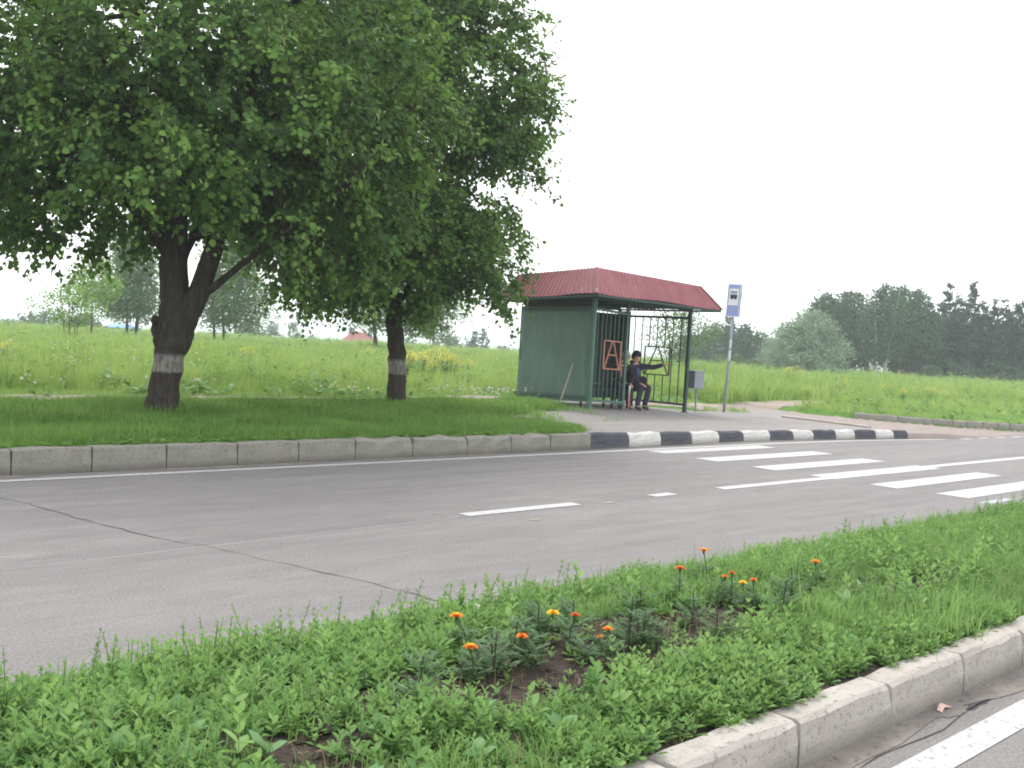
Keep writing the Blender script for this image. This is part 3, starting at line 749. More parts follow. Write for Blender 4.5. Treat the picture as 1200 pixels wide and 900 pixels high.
def panel(name, a0, b0, a1, b1):
    """upright board standing between two level points (seen from above), with its picture on the outside"""
    q = MB(); A, B = P(a0, b0, 0), P(a1, b1, 0); d = (B - A); d.z = 0; L = d.length; d.normalize(); n = Vector((d.y, -d.x, 0))
    def X(s_, z, o): return P(a0, b0, z) + d * (s_ * L) + n * o
    r = .05
    def rr(s0, s1, z0, z1, o0, o1, mi): q.box8([X(s0, z0, o0), X(s1, z0, o0), X(s1, z0, o1), X(s0, z0, o1), X(s0, z1, o0), X(s1, z1, o0), X(s1, z1, o1), X(s0, z1, o1)], mi)
    rr(0, 1, zb_, zt_, -.012, 0, 0)
    o = q.build(name, ['sign_blue'], sg, bevel=.004)
    q = MB(); rr(0, .05, zb_ + .02, zt_ - .02, .001, .003, 0); rr(.95, 1, zb_ + .02, zt_ - .02, .001, .003, 0); rr(.05, .95, zt_ - .02, zt_, .001, .003, 0); rr(.05, .95, zb_, zb_ + .02, .001, .003, 0)
    rr(.13, .87, zb_ + .29, zt_ - .12, .001, .004, 0)
    f = q.build('sign_face', 'sign_white', o)
    q = MB(); z0 = zb_ + .46
    rr(.24, .76, z0, z0 + .09, .006, .009, 0)                                       # bus body
    for k in range(5): rr(.245 + .103 * k + .0, .275 + .103 * k, z0 + .09, z0 + .155, .006, .009, 0)   # pillars between the windows
    rr(.24, .76, z0 + .155, z0 + .175, .006, .009, 0)
    for cc in (.36, .64):
        vs = [X(cc + .07 * math.cos(t) , z0 + .024 * math.sin(t) - .005, e) for e in (.006, .009) for t in [2 * math.pi * k / 12 for k in range(12)]]
        q.add(vs, [list(range(12))[::-1], list(range(12, 24))] + [[k, (k + 1) % 12, 12 + (k + 1) % 12, 12 + k] for k in range(12)])
    q.build('bus_symbol', 'sign_black', o)
    return o
panel('sign_panel', -.20, -.045, .115, -.10)
o2 = panel('sign_panel', .125, -.09, .225, .25); o2['label'] = 'second blue board of the folded sign, seen edge on'
A_, B_ = P(.118, -.085, 0), P(.215, .245, 0)
p = MB(); p.box8([P(.112, -.08, zb_ + .02), P(.205, .235, zb_ + .02), P(.207, .234, zb_ + .02), P(.114, -.081, zb_ + .02), P(.112, -.08, zt_ - .02), P(.205, .235, zt_ - .02), P(.207, .234, zt_ - .02), P(.114, -.081, zt_ - .02)]); p.build('board_back', 'sign_back', o2)
for z_ in (2.5, 3.1):
    p = MB(); p.bar(P(-.03, -.05, z_), P(.12, .02, z_), .02); p.build('bracket', 'pole_metal', sg)

# ------------------------------------------------------------------ litter bin
bx, by = 19.86, 14.62; bz = float(gz(bx, by))
bn = empty('litter_bin', (bx, by, bz), 'grey metal litter bin on a thin leg beside the shelter end post', 'litter bin')
p = MB()
def BQ(a, b2, z): return (a * .95 + b2 * .3, -a * .3 + b2 * .95, z)
w = .14
p.box8([BQ(-w, -w, .57), BQ(w, -w, .57), BQ(w, w, .57), BQ(-w, w, .57), BQ(-w, -w, .99), BQ(w, -w, .99), BQ(w, w, .99), BQ(-w, w, .99)])
o = p.build('bin_body', ['bin_lit', 'bin_shaded'], bn, bevel=.008)
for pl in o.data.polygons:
    if pl.normal.x < -.7: pl.material_index = 1  # left face darker: its shade is put into the colour
p = MB(); w2 = .145; z0, z1 = .985, 1.0
p.bar(BQ(-.145, 0, .985), BQ(.145, 0, .985), .30, .02); p.build('bin_rim', 'grey_metal', bn)
p = MB(); p.bar((.05, 0, -.05), (.05, 0, .6), .035); p.bar((-.3, .02, .52), (.05, 0, .52), .025); p.build('leg', 'grey_metal', bn)

# leaning stick, litter
p = MB(); p.tube([(0, 0, 0), (.07, -.05, .22), (.14, -.10, .52), (.215, -.17, .93)], [.014, .018, .017, .009], 8, rnd=.15)
st = p.build('stick', 'bare_wood', smooth=True); st.location = (15.70, 15.14, float(gz(15.70, 15.14))); tag(st, 'thin bare wooden stick leaning against the green side wall', 'stick')
p = MB(); p.add([(0, 0, 0), (.05, .012, .01), (.1, .0, .004), (.1, .03, .006), (.05, .035, .022), (0, .025, .003)], [[0, 1, 4, 5], [1, 2, 3, 4]])
p.add([(0, 0, -.003), (.05, .012, .007), (.1, .0, .001), (.1, .03, .003), (.05, .035, .019), (0, .025, 0)], [[5, 4, 1, 0], [4, 3, 2, 1]])
lt = p.build('litter', 'litter_paper'); lt.location = (4.55, 1.885, .008); tag(lt, 'small crumpled pinkish paper scrap in the near gutter', 'litter')

# ------------------------------------------------------------------ people
def skin(name, chains, mat, parent, sub=2, root=None):
    """chains: lists of (point, radius); equal points are shared. Grown into one skinned surface."""
    idx = {}; V = []; Rr = []; Ed = set()
    for ch in chains:
        prev = None
        for (pt, r) in ch:
            k = tuple(round(c, 4) for c in pt)
            if k not in idx: idx[k] = len(V); V.append(pt); Rr.append(r if hasattr(r, '__len__') else (r, r))
            i = idx[k]
            if prev is not None and prev != i: Ed.add((min(prev, i), max(prev, i)))
            prev = i
    me = bpy.data.meshes.new('tmp'); me.from_pydata(V, list(Ed), []); me.update()
    o = bpy.data.objects.new('tmp', me); COL.objects.link(o)
    md = o.modifiers.new('s', 'SKIN'); md.use_smooth_shade = True; md.branch_smoothing = .6
    for i, sv in enumerate(me.skin_vertices[0].data): sv.radius = Rr[i]; sv.use_root = (i == 0)
    ss = o.modifiers.new('u', 'SUBSURF'); ss.levels = sub; ss.render_levels = sub
    dg = bpy.context.evaluated_depsgraph_get(); m2 = bpy.data.meshes.new_from_object(o.evaluated_get(dg))
    bpy.data.objects.remove(o); bpy.data.meshes.remove(me)
    m2.name = name; m2.materials.clear(); m2.materials.append(MATS[mat])
    for p in m2.polygons: p.use_smooth = True
    o = bpy.data.objects.new(name, m2); return link(o, parent)

def hand_chains(wr, d, palm, side, L=.185, grip=0.5):
    """wrist point, hand direction, palm normal (towards what it holds), side towards the thumb"""
    d, palm, side = d.normalized(), palm.normalized(), side.normalized(); ch = []
    mid = wr + d * L * .48
    for k, (off, ln) in enumerate(((.030, .40), (.010, .46), (-.011, .42), (-.030, .33))):
        k0 = wr + d * L * .12 + side * off * .5; k1 = wr + d * L * .50 + side * off
        a1 = grip * .9; a2 = grip * 2.0
        d1 = d * math.cos(a1) + palm * math.sin(a1); d2 = d * math.cos(a2) + palm * math.sin(a2)
        k2 = k1 + d1 * ln * L * .5; k3 = k2 + d2 * ln * L * .5
        ch.append([(wr, .024), (k0, .015), (k1, .0105), (k2, .0085), (k3, .0065)])
    t0 = wr + d * L * .16 + side * .022; t1 = t0 + (d * .55 + side * .65 + palm * .35).normalized() * .042; t2 = t1 + (d * .85 + side * .1 + palm * .5).normalized() * .034
    ch.append([(wr, .024), (t0, .013), (t1, .010), (t2, .0075)])
    return ch

def figure(name, base, label, hips, hl, hr, kl, kr, al, ar, neck, head, face, sl, sr, el, er, wl, wr, hand_l, hand_r, top_mat, leg_mat):
    """seated person; all points are world points"""
    o = Vector(base); root = empty(name, base, label, 'person')
    V = lambda p: Vector(p) - o
    hips, hl, hr, kl, kr, al, ar, neck, head, sl, sr, el, er, wl, wr = map(V, (hips, hl, hr, kl, kr, al, ar, neck, head, sl, sr, el, er, wl, wr))
    f = Vector(face).normalized(); upv = Vector((0, 0, 1)); lf = upv.cross(f).normalized()
    belly = hips.lerp(neck, .35); chest = hips.lerp(neck, .72)
    bodyf = ((kl + kr) / 2 - hips); bodyf.z = 0; bodyf.normalize()
    tl, tr = al + bodyf * .17 + Vector((0, 0, -.035)), ar + bodyf * .17 + Vector((0, 0, -.035))
    heel = -bodyf * .05
    # body: one continuous skin surface
    ch = [[(hips, (.13, .10)), (belly, (.125, .095)), (chest, (.14, .10)), (neck, (.066, .068)), (head + f * -.005 + upv * -.07, (.066, .072)), (head + f * .0 + upv * .0, (.084, .098)), (head + upv * .07 - f * .01, (.074, .084)), (head + upv * .105 - f * .01, (.03, .035))],
          [(hips, (.13, .10)), (hl, .085), (hl.lerp(kl, .5), .072), (kl, .056), (kl.lerp(al, .4), .052), (al, .036), (tl, .03)],
          [(hips, (.13, .10)), (hr, .085), (hr.lerp(kr, .5), .072), (kr, .056), (kr.lerp(ar, .4), .052), (ar, .036), (tr, .03)],
          [(chest, (.14, .10)), (sl, .062), (sl.lerp(el, .5), .048), (el, .040), (el.lerp(wl, .4), .037), (wl, .024)],
          [(chest, (.14, .10)), (sr, .062), (sr.lerp(er, .5), .048), (er, .040), (er.lerp(wr, .4), .037), (wr, .024)]]
    ch += [[(q[0], q[1]) for q in c] for c in hand_chains(wl, *hand_l)] + [[(q[0], q[1]) for q in c] for c in hand_chains(wr, *hand_r)]
    # face: nose, chin, ears grow out of the same surface
    ch.append([(head, (.078, .092)), (head + f * .088 - upv * .012, (.02, .022)), (head + f * .112 - upv * .028, (.012, .013))])
    ch.append([(head - upv * .07 - f * .005, (.06, .065)), (head + f * .06 - upv * .095, (.028, .024))])
    for s_ in (1, -1): ch.append([(head, (.078, .092)), (head + lf * s_ * .078 - f * .01, (.014, .024)), (head + lf * s_ * .088 - f * .02 + upv * .012, (.008, .016))])
    skin('body', ch, 'skin', root)
    # eyes and mouth
    for s_ in (1, -1):
        m_ = MB(); m_.sphere(head + f * .076 + lf * s_ * .031 + upv * .006, .011, 8, 5); m_.build('eye', 'black_cloth', root, smooth=True)
    m_ = MB(); m_.sphere(head + f * .082 - upv * .055, (.022, .022, .006), 8, 5); m_.build('mouth', 'red_cloth', root, smooth=True)
    # clothes
    jk = [[(hips - upv * .02, (.165, .135)), (belly, (.165, .135)), (chest, (.172, .13)), (neck - upv * .02, (.10, .10)), (neck + upv * .045, (.082, .086))],
          [(chest, (.172, .13)), (sl, .085), (sl.lerp(el, .5), .070), (el, .062), (el.lerp(wl, .55), .056), (el.lerp(wl, .97), .042)],
          [(chest, (.172, .13)), (sr, .085), (sr.lerp(er, .5), .070), (er, .062), (er.lerp(wr, .55), .056), (er.lerp(wr, .97), .042)]]
    jacket = skin('jacket', jk, top_mat, root)
    tq = [[(hips, (.15, .12)), (hl, .105), (hl.lerp(kl, .5), .092), (kl, .078), (kl.lerp(al, .5), .07), (kl.lerp(al, 1.0), .064)],
          [(hips, (.15, .12)), (hr, .105), (hr.lerp(kr, .5), .092), (kr, .078), (kr.lerp(ar, .5), .07), (kr.lerp(ar, 1.0), .064)]]
    skin('trousers', tq, leg_mat, root)
    for a_, t_ in ((al, tl), (ar, tr)):
        skin('shoe', [[(a_ + heel + Vector((0, 0, .0)), .045), (a_ + Vector((0, 0, -.02)), .05), (a_.lerp(t_, .55) + Vector((0, 0, -.012)), .046), (t_, .038)]], 'shoe', root)
    return root, dict(head=head, f=f, lf=lf, neck=neck, chest=chest, o=o, jacket=jacket, bodyf=bodyf)

def cap_mesh(root, d, mat, name='cap', low=-.022, r=.112):
    m_ = MB(); n, k = 20, 9; h, f, lf = d['head'], d['f'], d['lf']; vs = []; fs = []
    for i in range(k + 1):
        a = (math.pi * .54) * i / k
        for j in range(n):
            t = 2 * math.pi * j / n
            back = max(0, -math.cos(t)); z = .118 * math.cos(a) * 1.06 - (back * .05 if i == k else back * .03 * i / k)
            q = h + f * (r * math.sin(a) * math.cos(t) * 1.06 - .012) + lf * (r * .93 * math.sin(a) * math.sin(t)) + Vector((0, 0, z + .018 + low))
            vs.append(q)
    for i in range(k):
        for j in range(n): fs.append([i * n + j, (i + 1) * n + j, (i + 1) * n + (j + 1) % n, i * n + (j + 1) % n])
    m_.add(vs, fs); o = m_.build(name, mat, root, smooth=True)
    so = o.modifiers.new('t', 'SOLIDIFY'); so.thickness = .008
    return o

fl = lambda x, y: float(gz(x, y)) + .008
f1 = fl(17.6, 14.45)
p1, d1 = figure('person', (17.9, 14.9, f1), 'seated person in dark cap and navy jacket pointing with one outstretched arm', (17.95, 14.99, f1 + .545),
    (18.06, 14.93, f1 + .53), (17.86, 14.97, f1 + .53), (18.03, 14.55, f1 + .52), (17.76, 14.56, f1 + .52), (17.86, 14.52, f1 + .085), (17.58, 14.5, f1 + .085),
    (17.95, 14.94, f1 + 1.07), (17.935, 14.885, f1 + 1.225), (.50, -.86, .02), (18.11, 14.86, f1 + .99), (17.80, 14.96, f1 + .98),
    (18.30, 14.68, f1 + .97), (17.74, 14.83, f1 + .74), (18.42, 14.48, f1 + 1.05), (17.80, 14.62, f1 + .60),
    (Vector((.45, -.8, .25)), Vector((0, 0, -1)), Vector((-.8, -.4, 0)), .18, .12), (Vector((.15, -.9, -.25)), Vector((0, 0, -1)), Vector((.9, .1, 0)), .18, .5), 'navy_cloth', 'dark_trousers')
cap_mesh(p1, d1, 'black_cloth')
m_ = MB(); h = d1['head']; m_.add([], [])
hm = skin('hair', [[(h - d1['f'] * .055 - Vector((0, 0, .0)), (.052, .07)), (h - d1['f'] * .058 - Vector((0, 0, .06)), (.045, .06)), (h - d1['f'] * .05 - Vector((0, 0, .10)), (.03, .045))]], 'black_cloth', p1)
cst = d1['chest']; b_ = d1['bodyf']
sk_ = skin('shirt', [[(cst + b_ * .10 + Vector((.02, 0, .02)), (.06, .035)), (cst + b_ * .115 + Vector((.02, 0, -.12)), (.05, .03)), (cst + b_ * .11 + Vector((.02, 0, -.2)), (.03, .02))]], 'blue_shirt', p1)
# bag on the lap
m_ = MB(); bgx = Vector((17.93, 14.68, f1 + .575))
vs = []
for (z, w, t) in ((0, .12, .06), (.08, .13, .075), (.15, .10, .05), (.19, .06, .025)):
    for a in range(10): vs.append((w * math.cos(2 * math.pi * a / 10), t * math.sin(2 * math.pi * a / 10), z))
m_.add(vs, [[i * 10 + j, i * 10 + (j + 1) % 10, (i + 1) * 10 + (j + 1) % 10, (i + 1) * 10 + j] for i in range(3) for j in range(10)] + [list(range(10))[::-1], list(range(30, 40))])
bag = empty('bag', bgx, 'black bag on the lap of the pointing person', 'bag', rz=R(-25))
m_.build('bag_body', 'black_cloth', bag, smooth=True)
m_ = MB(); m_.tube([(-.05, 0, .18), (-.04, .02, .25), (.0, .05, .29), (.04, .02, .25), (.05, 0, .18)], .008, 6); m_.build('strap', 'black_cloth', bag, smooth=True)

f2 = fl(17.2, 14.55)
p2, d2 = figure('person', (17.5, 15.05, f2), 'seated grey haired person in dark clothes holding a cane behind the railing', (17.50, 15.08, f2 + .545),
    (17.60, 15.02, f2 + .53), (17.40, 15.06, f2 + .53), (17.50, 14.66, f2 + .51), (17.24, 14.7, f2 + .51), (17.45, 14.66, f2 + .085), (17.16, 14.64, f2 + .085),
    (17.60, 15.02, f2 + 1.01), (17.66, 14.955, f2 + 1.18), (.45, -.88, -.05), (17.76, 14.93, f2 + .93), (17.43, 15.05, f2 + .93),
    (17.72, 14.78, f2 + .72), (17.33, 14.88, f2 + .70), (17.46, 14.64, f2 + .56), (17.36, 14.68, f2 + .57),
    (Vector((-.35, -.75, -.2)), Vector((-.2, .1, -1)), Vector((-.9, .3, 0)), .18, .75), (Vector((.35, -.75, -.1)), Vector((.2, .1, -1)), Vector((.9, .3, 0)), .18, .75), 'black_cloth', 'dark_trousers')
cap_mesh(p2, d2, 'grey_hair', 'hair', -.005, .10)
cst = d2['chest']; b_ = d2['bodyf']
skin('scarf', [[(cst + b_ * .10 + Vector((-.10, 0, .10)), (.04, .03)), (cst + b_ * .13 + Vector((-.10, 0, -.10)), (.045, .03)), (cst + b_ * .12 + Vector((-.1, 0, -.25)), (.03, .02))]], 'red_cloth', p2)
cn = empty('walking_cane', (17.29, 14.50, f2), 'white and red walking cane held by the grey haired person', 'walking cane')
m_ = MB(); m_.tube([(0, 0, .0), (.01, .01, .32)], .018, 10); m_.build('lower_shaft', 'cane_red', cn, smooth=True)
m_ = MB(); m_.tube([(.01, .01, .322), (.02, .015, .54)], .018, 10); m_.build('upper_shaft', 'cane_white', cn, smooth=True)
m_ = MB(); m_.tube([(.02, .015, .54), (.022, .02, .565), (.0, .06, .575), (-.02, .10, .56)], .014, 8); m_.build('handle', 'shoe', cn, smooth=True)

# ------------------------------------------------------------------ the two roadside lindens
def local(base, a, b2, z): return np.array([base[0] + E2[0] * a + F2[0] * b2, base[1] + E2[1] * a + F2[1] * b2, z])
E3 = np.array([E2[0], E2[1], 0]); F3 = np.array([F2[0], F2[1], 0]); U3 = np.array([0, 0, 1.])

def linden(base, z0, trunk_mat, limbs, ells, ncl, seed, label, lump=None, cut=None):
    r_ = np.random.default_rng(seed)
    root = empty('linden_tree', (base[0], base[1], z0), label, 'tree', 'lindens on the verge')
    o3 = np.array([base[0], base[1], z0])
    L = lambda q: Vector(local((0, 0), q[0], q[1], q[2] - z0))
    tr = MB()
    for pts in limbs:
        P_ = [L(q[:3]) for q in pts]; Rr = [q[3] for q in pts]
        PP = []; RR = []
        for i in range(len(P_) - 1):
            for k in range(4):
                t = k / 4; wob = 0 if i == 0 and k == 0 else .018
                PP.append(P_[i].lerp(P_[i + 1], t) + Vector((random.uniform(-wob, wob), random.uniform(-wob, wob), 0))); RR.append(Rr[i] * (1 - t) + Rr[i + 1] * t)
        PP.append(P_[-1]); RR.append(Rr[-1])
        tr.tube(PP, RR, 14 if Rr[0] > .1 else 8, rnd=.05)
    if lump:
        for q in lump: tr.sphere(L(q[:3]), (q[3], q[3], q[3] * 1.5), 10, 7)
    # branch tips: secondary limbs reach into the crown
    el = np.array(ells, float)
    w = el[:, 3] * el[:, 4] * el[:, 5]; w = w / w.sum()
    def sample(n):
        k = r_.choice(len(el), n, p=w); d = unit(r_.normal(size=(n, 3))); rad = r_.random(n) ** .42
        p = el[k, :3] + d * rad[:, None] * el[k, 3:6]
        return p, d
    pts, dirs = sample(int(ncl * 1.9))
    gap = fbm(pts[:, 0] * .9 + 40, pts[:, 2] * .9 + 17, seed) + .6 * fbm(pts[:, 1] * .9 + 10, pts[:, 2] * .8 + pts[:, 0] * .5 + 70, seed + 5)
    keep = np.argsort(-gap + r_.random(len(gap)) * .7)[:ncl]
    pts, dirs = pts[keep], dirs[keep]
    if cut is not None:
        ok = cut(pts); pts, dirs = pts[ok], dirs[ok]
    src = [q for pl in limbs for q in pl if q[2] > z0 + 1.7]
    src = np.array([q[:3] for q in src], float)
    for i in r_.choice(len(pts), 70, replace=False):
        c = pts[i]; s_ = src.copy(); s_[:, 2] += .25
        j = np.argmin(((s_ - c) ** 2).sum(1) + 2 * np.maximum(0, src[:, 2] - c[2] + .2) ** 2); a = src[j]
        ln = np.linalg.norm(c - a)
        if ln < .4: continue
        mid = (a + c) / 2 + np.array([0, 0, .12 * ln]) + r_.normal(size=3) * .05 * ln
        tr.tube([L(a), L(a * .6 + mid * .4), L(mid), L((mid + c) / 2 + np.array([0, 0, .03 * ln])), L(c)], [.03 + .008 * ln, .026 + .006 * ln, .018 + .004 * ln, .014, .008], 6, rnd=.08)
    tb = tr.build('trunk', trunk_mat, root, smooth=True)
    # world-axis frame of the sprays
    toW = lambda q: q[:, :1] * E3 + q[:, 1:2] * F3 + q[:, 2:] * U3 - np.array([0, 0, z0])
    c = toW(pts); od = dirs[:, :1] * E3 + dirs[:, 1:2] * F3 + dirs[:, 2:] * U3
    sc = Scatter(); nt_, nl = 4, 15
    n = len(c)
    ctint = np.clip(.12 + .78 * r_.random(n) ** 1.5, 0, 1)
    TW = []
    for k in range(nt_):
        td = unit(od * .55 + r_.normal(size=(n, 3)) * .62 + np.array([0, 0, -.22])); ln = r_.uniform(.38, .72, n)
        st = c - td * .12
        for j in range(nl):
            t = (j + .7) / nl
            p = st + td * (ln * t)[:, None] + np.array([0, 0, -1.]) * (.20 * ln * t * t)[:, None]
            side = unit(np.cross(td, np.array([0, 0, 1.])) + 1e-3) * (1 if j % 2 else -1)
            ld = unit(side * .62 + td * .5 + np.array([0, 0, -.5]) + r_.normal(size=(n, 3)) * .42)
            nm = unit(np.array([0, 0, 1.]) * .9 + od * .55 + r_.normal(size=(n, 3)) * .38)
            s_ = r_.uniform(.048, .094, n) * (1.05 if j < nl - 2 else .8)
            keepj = r_.random(n) < .93
            tn = np.clip(ctint + r_.normal(size=n) * .13 + (.16 if j >= nl - 3 else 0), 0, 1)
            p = p + r_.normal(size=(n, 3)) * .035
            sc.add(LEAF_V, LEAF_F, (p + side * .012)[keepj], basis(ld, nm, s_, s_ * 1.08, s_)[keepj], tn[keepj], 0)
        # twig
        a = st; b3 = st + td * ln[:, None] + np.array([0, 0, -1.]) * (.20 * ln)[:, None]
        m_ = (a + b3) / 2 + np.array([0, 0, .05]); wv = unit(np.cross(td, rnd_dir(n))) * .004
        V = np.stack([a - wv, a + wv, m_ + wv, m_ - wv, b3 + wv * .5, b3 - wv * .5], 1).reshape(-1, 3)
        F = (np.array([(0, 1, 2, 3), (3, 2, 4, 5)])[None] + (np.arange(n) * 6)[:, None, None]).reshape(-1, 4)
        sc.raw(V, F, np.full(len(F), .5), 2)
    # pale flower bracts hang under the outer sprays
    q = r_.choice(n, int(n * .38), replace=False)
    for rep in range(5):
        p = c[q] + od[q] * r_.uniform(.1, .35, len(q))[:, None] + r_.normal(size=(len(q), 3)) * .11
        d = unit(np.array([0, 0, -1.]) + r_.normal(size=(len(q), 3)) * .35)
        sc.add(OVAL_V, LEAF_F, p, basis(d, rnd_dir(len(q)), np.full(len(q), .05), r_.uniform(.06, .10, len(q))), r_.random(len(q)), 1)
    cr = sc.build('crown', ['linden_leaf', 'linden_bract', 'twig'], root)
    return root

T1 = (6.16, 13.55); T2 = (11.12, 14.78)
zt1, zt2 = float(gz(*T1)), float(gz(*T2))
limbs1 = [
    [(-.03, 0, zt1 - .15, .31), (-.02, 0, zt1 + .05, .245), (.01, 0, zt1 + .4, .205), (.06, 0, zt1 + .8, .20), (.11, .0, zt1 + 1.08, .235), (.15, 0, zt1 + 1.35, .255), (.11, 0, zt1 + 1.72, .205), (.06, .05, zt1 + 2.3, .18), (.04, .1, zt1 + 3.2, .16), (.1, .2, zt1 + 4.6, .10), (.0, .1, zt1 + 6.2, .055), (.1, .1, zt1 + 7.6, .02)],
    [(.16, 0, zt1 + 1.0, .16), (.27, -.03, zt1 + 1.36, .175), (.45, -.06, zt1 + 1.75, .145), (.64, -.1, zt1 + 2.4, .12), (.82, -.15, zt1 + 3.1, .10), (1.1, -.3, zt1 + 4.3, .06), (1.5, -.4, zt1 + 5.6, .03)],
    [(.36, -.05, zt1 + 1.62, .07), (.62, -.15, zt1 + 1.80, .055), (.98, -.3, zt1 + 2.05, .045), (1.6, -.5, zt1 + 2.55, .035), (2.4, -.7, zt1 + 3.1, .02)],
    [(.06, .05, zt1 + 2.2, .10), (-.5, -.1, zt1 + 2.9, .075), (-1.2, -.4, zt1 + 3.5, .05), (-2.1, -.6, zt1 + 4.0, .025)],
    [(.08, .05, zt1 + 1.9, .06), (.25, .2, zt1 + 2.5, .05), (.35, .5, zt1 + 3.4, .04), (.6, 1.4, zt1 + 4.6, .02)],
    [(.05, .1, zt1 + 3.0, .07), (-.3, -.8, zt1 + 3.9, .05), (-.5, -1.7, zt1 + 4.9, .025)],
]
t1 = linden(T1, zt1, 'bark_banded', limbs1,
    [(.2, .1, 5.4, 3.5, 3.2, 3.1), (.2, .2, 4.6, 3.7, 3.3, 2.5), (-2.3, -.4, 3.3, 1.5, 1.4, 1.45), (1.5, -.3, 3.4, 1.5, 1.3, 1.35), (2.3, .2, 3.0, 1.2, 1.2, 1.0), (-1.2, -1.5, 4.2, 1.6, 1.4, 1.6)], 1800, 11,
    'big linden with thick forked trunk and whitewash ring, nearest the left edge', lump=[(-.10, -.05, zt1 + 1.22, .085), (-.12, -.08, zt1 + 1.34, .055), (-.05, -.10, zt1 + 1.08, .085)],
    cut=lambda p: ~((p[:, 2] < 3.25 - .45 * np.abs(p[:, 0] - .3)) & (np.abs(p[:, 0]) < 1.6)) & (p[:, 2] > 2.15))
limbs2 = [
    [(0, 0, zt2 - .12, .23), (0, 0, zt2 + .05, .185), (-.01, 0, zt2 + .5, .165), (-.03, 0, zt2 + 1.0, .155), (-.12, 0, zt2 + 1.6, .15), (-.2, 0, zt2 + 2.1, .14), (-.22, .05, zt2 + 3.2, .12), (-.15, .1, zt2 + 5, .085), (-.1, 0, zt2 + 7, .045), (0, 0, zt2 + 8.6, .015)],
    [(-.16, 0, zt2 + 1.8, .08), (.2, -.1, zt2 + 2.3, .06), (.8, -.3, zt2 + 2.9, .045), (1.7, -.5, zt2 + 3.6, .02)],
    [(-.2, 0, zt2 + 2.0, .08), (-.6, -.1, zt2 + 2.5, .06), (-1.3, -.4, zt2 + 3.2, .045), (-2.1, -.6, zt2 + 4.0, .02)],
    [(-.22, .05, zt2 + 3.0, .07), (.4, .4, zt2 + 3.9, .05), (1.2, .6, zt2 + 5, .03), (1.9, .3, zt2 + 6.2, .015)],
    [(-.2, .05, zt2 + 2.6, .06), (-.2, -.8, zt2 + 3.4, .045), (-.1, -1.7, zt2 + 4.5, .02)],
]
t2 = linden(T2, zt2, 'bark_banded_thin', limbs2,
    [(-.1, 0, 5.6, 2.65, 2.6, 3.6), (-.05, 0, 6.6, 2.6, 2.5, 3.0), (-.15, 0, 3.05, 2.45, 2.3, 1.25), (1.45, -.3, 2.75, 1.05, 1.1, .95), (-1.7, -.3, 3.0, 1.1, 1.0, 1.2), (.4, -.3, 2.6, 1.9, 1.6, .7), (.9, -.4, 4.2, 1.6, 1.6, 1.5)], 1900, 12,
    'slimmer linden with straight whitewashed trunk, beside the bus shelter', cut=lambda p: (p[:, 2] > 2.12 - .03 * np.abs(p[:, 0])))
# bare twigs sticking out of the second crown
for a, b2 in (((2.2, .0, 6.9), (2.9, -.1, 7.6)), ((2.2, .0, 6.4), (3.0, -.1, 6.85)), ((2.3, 0, 6.5), (2.65, .1, 7.0)), ((2.3, 0, 4.3), (2.85, 0, 4.75))):
    A, B = Vector(local((0, 0), *a)) - Vector((0, 0, zt2)), Vector(local((0, 0), *b2)) - Vector((0, 0, zt2))
    C_ = A.lerp(B, .5) + Vector((0, 0, .05)); m_ = MB(); m_.tube([A, C_, B], [.012, .008, .003], 5)
    for k in range(3):
        q = A.lerp(B, .35 + .2 * k); m_.tube([q, q + (B - A) * .3 + Vector((random.uniform(-.15, .15), random.uniform(-.1, .1), random.uniform(.0, .22)))], [.005, .002], 4)
    m_.build('bare_twig', 'dry_twig', t2)

# ------------------------------------------------------------------ trees and bushes beyond
def crown_pts(n, prof, H, z0, r_, lobes=.25, seed=0, shell=.5):
    """points inside a body of revolution given by prof(height fraction) -> radius, with a lumpy outline"""
    h = r_.random(n * 3); th = r_.random(n * 3) * 2 * math.pi
    rad = prof(h); w = rad / rad.max(); k = r_.random(n * 3) < w ** 1.1
    h, th, rad = h[k][:n], th[k][:n], rad[k][:n]
    lob = 1 + lobes * 2 * (fbm(th * 1.6 + seed, h * 6 + seed * 3.1, seed) - .5)
    q = r_.random(len(h)) ** shell
    return np.stack([rad * lob * q * np.cos(th), rad * lob * q * np.sin(th), z0 + h * (H - z0)], 1), th

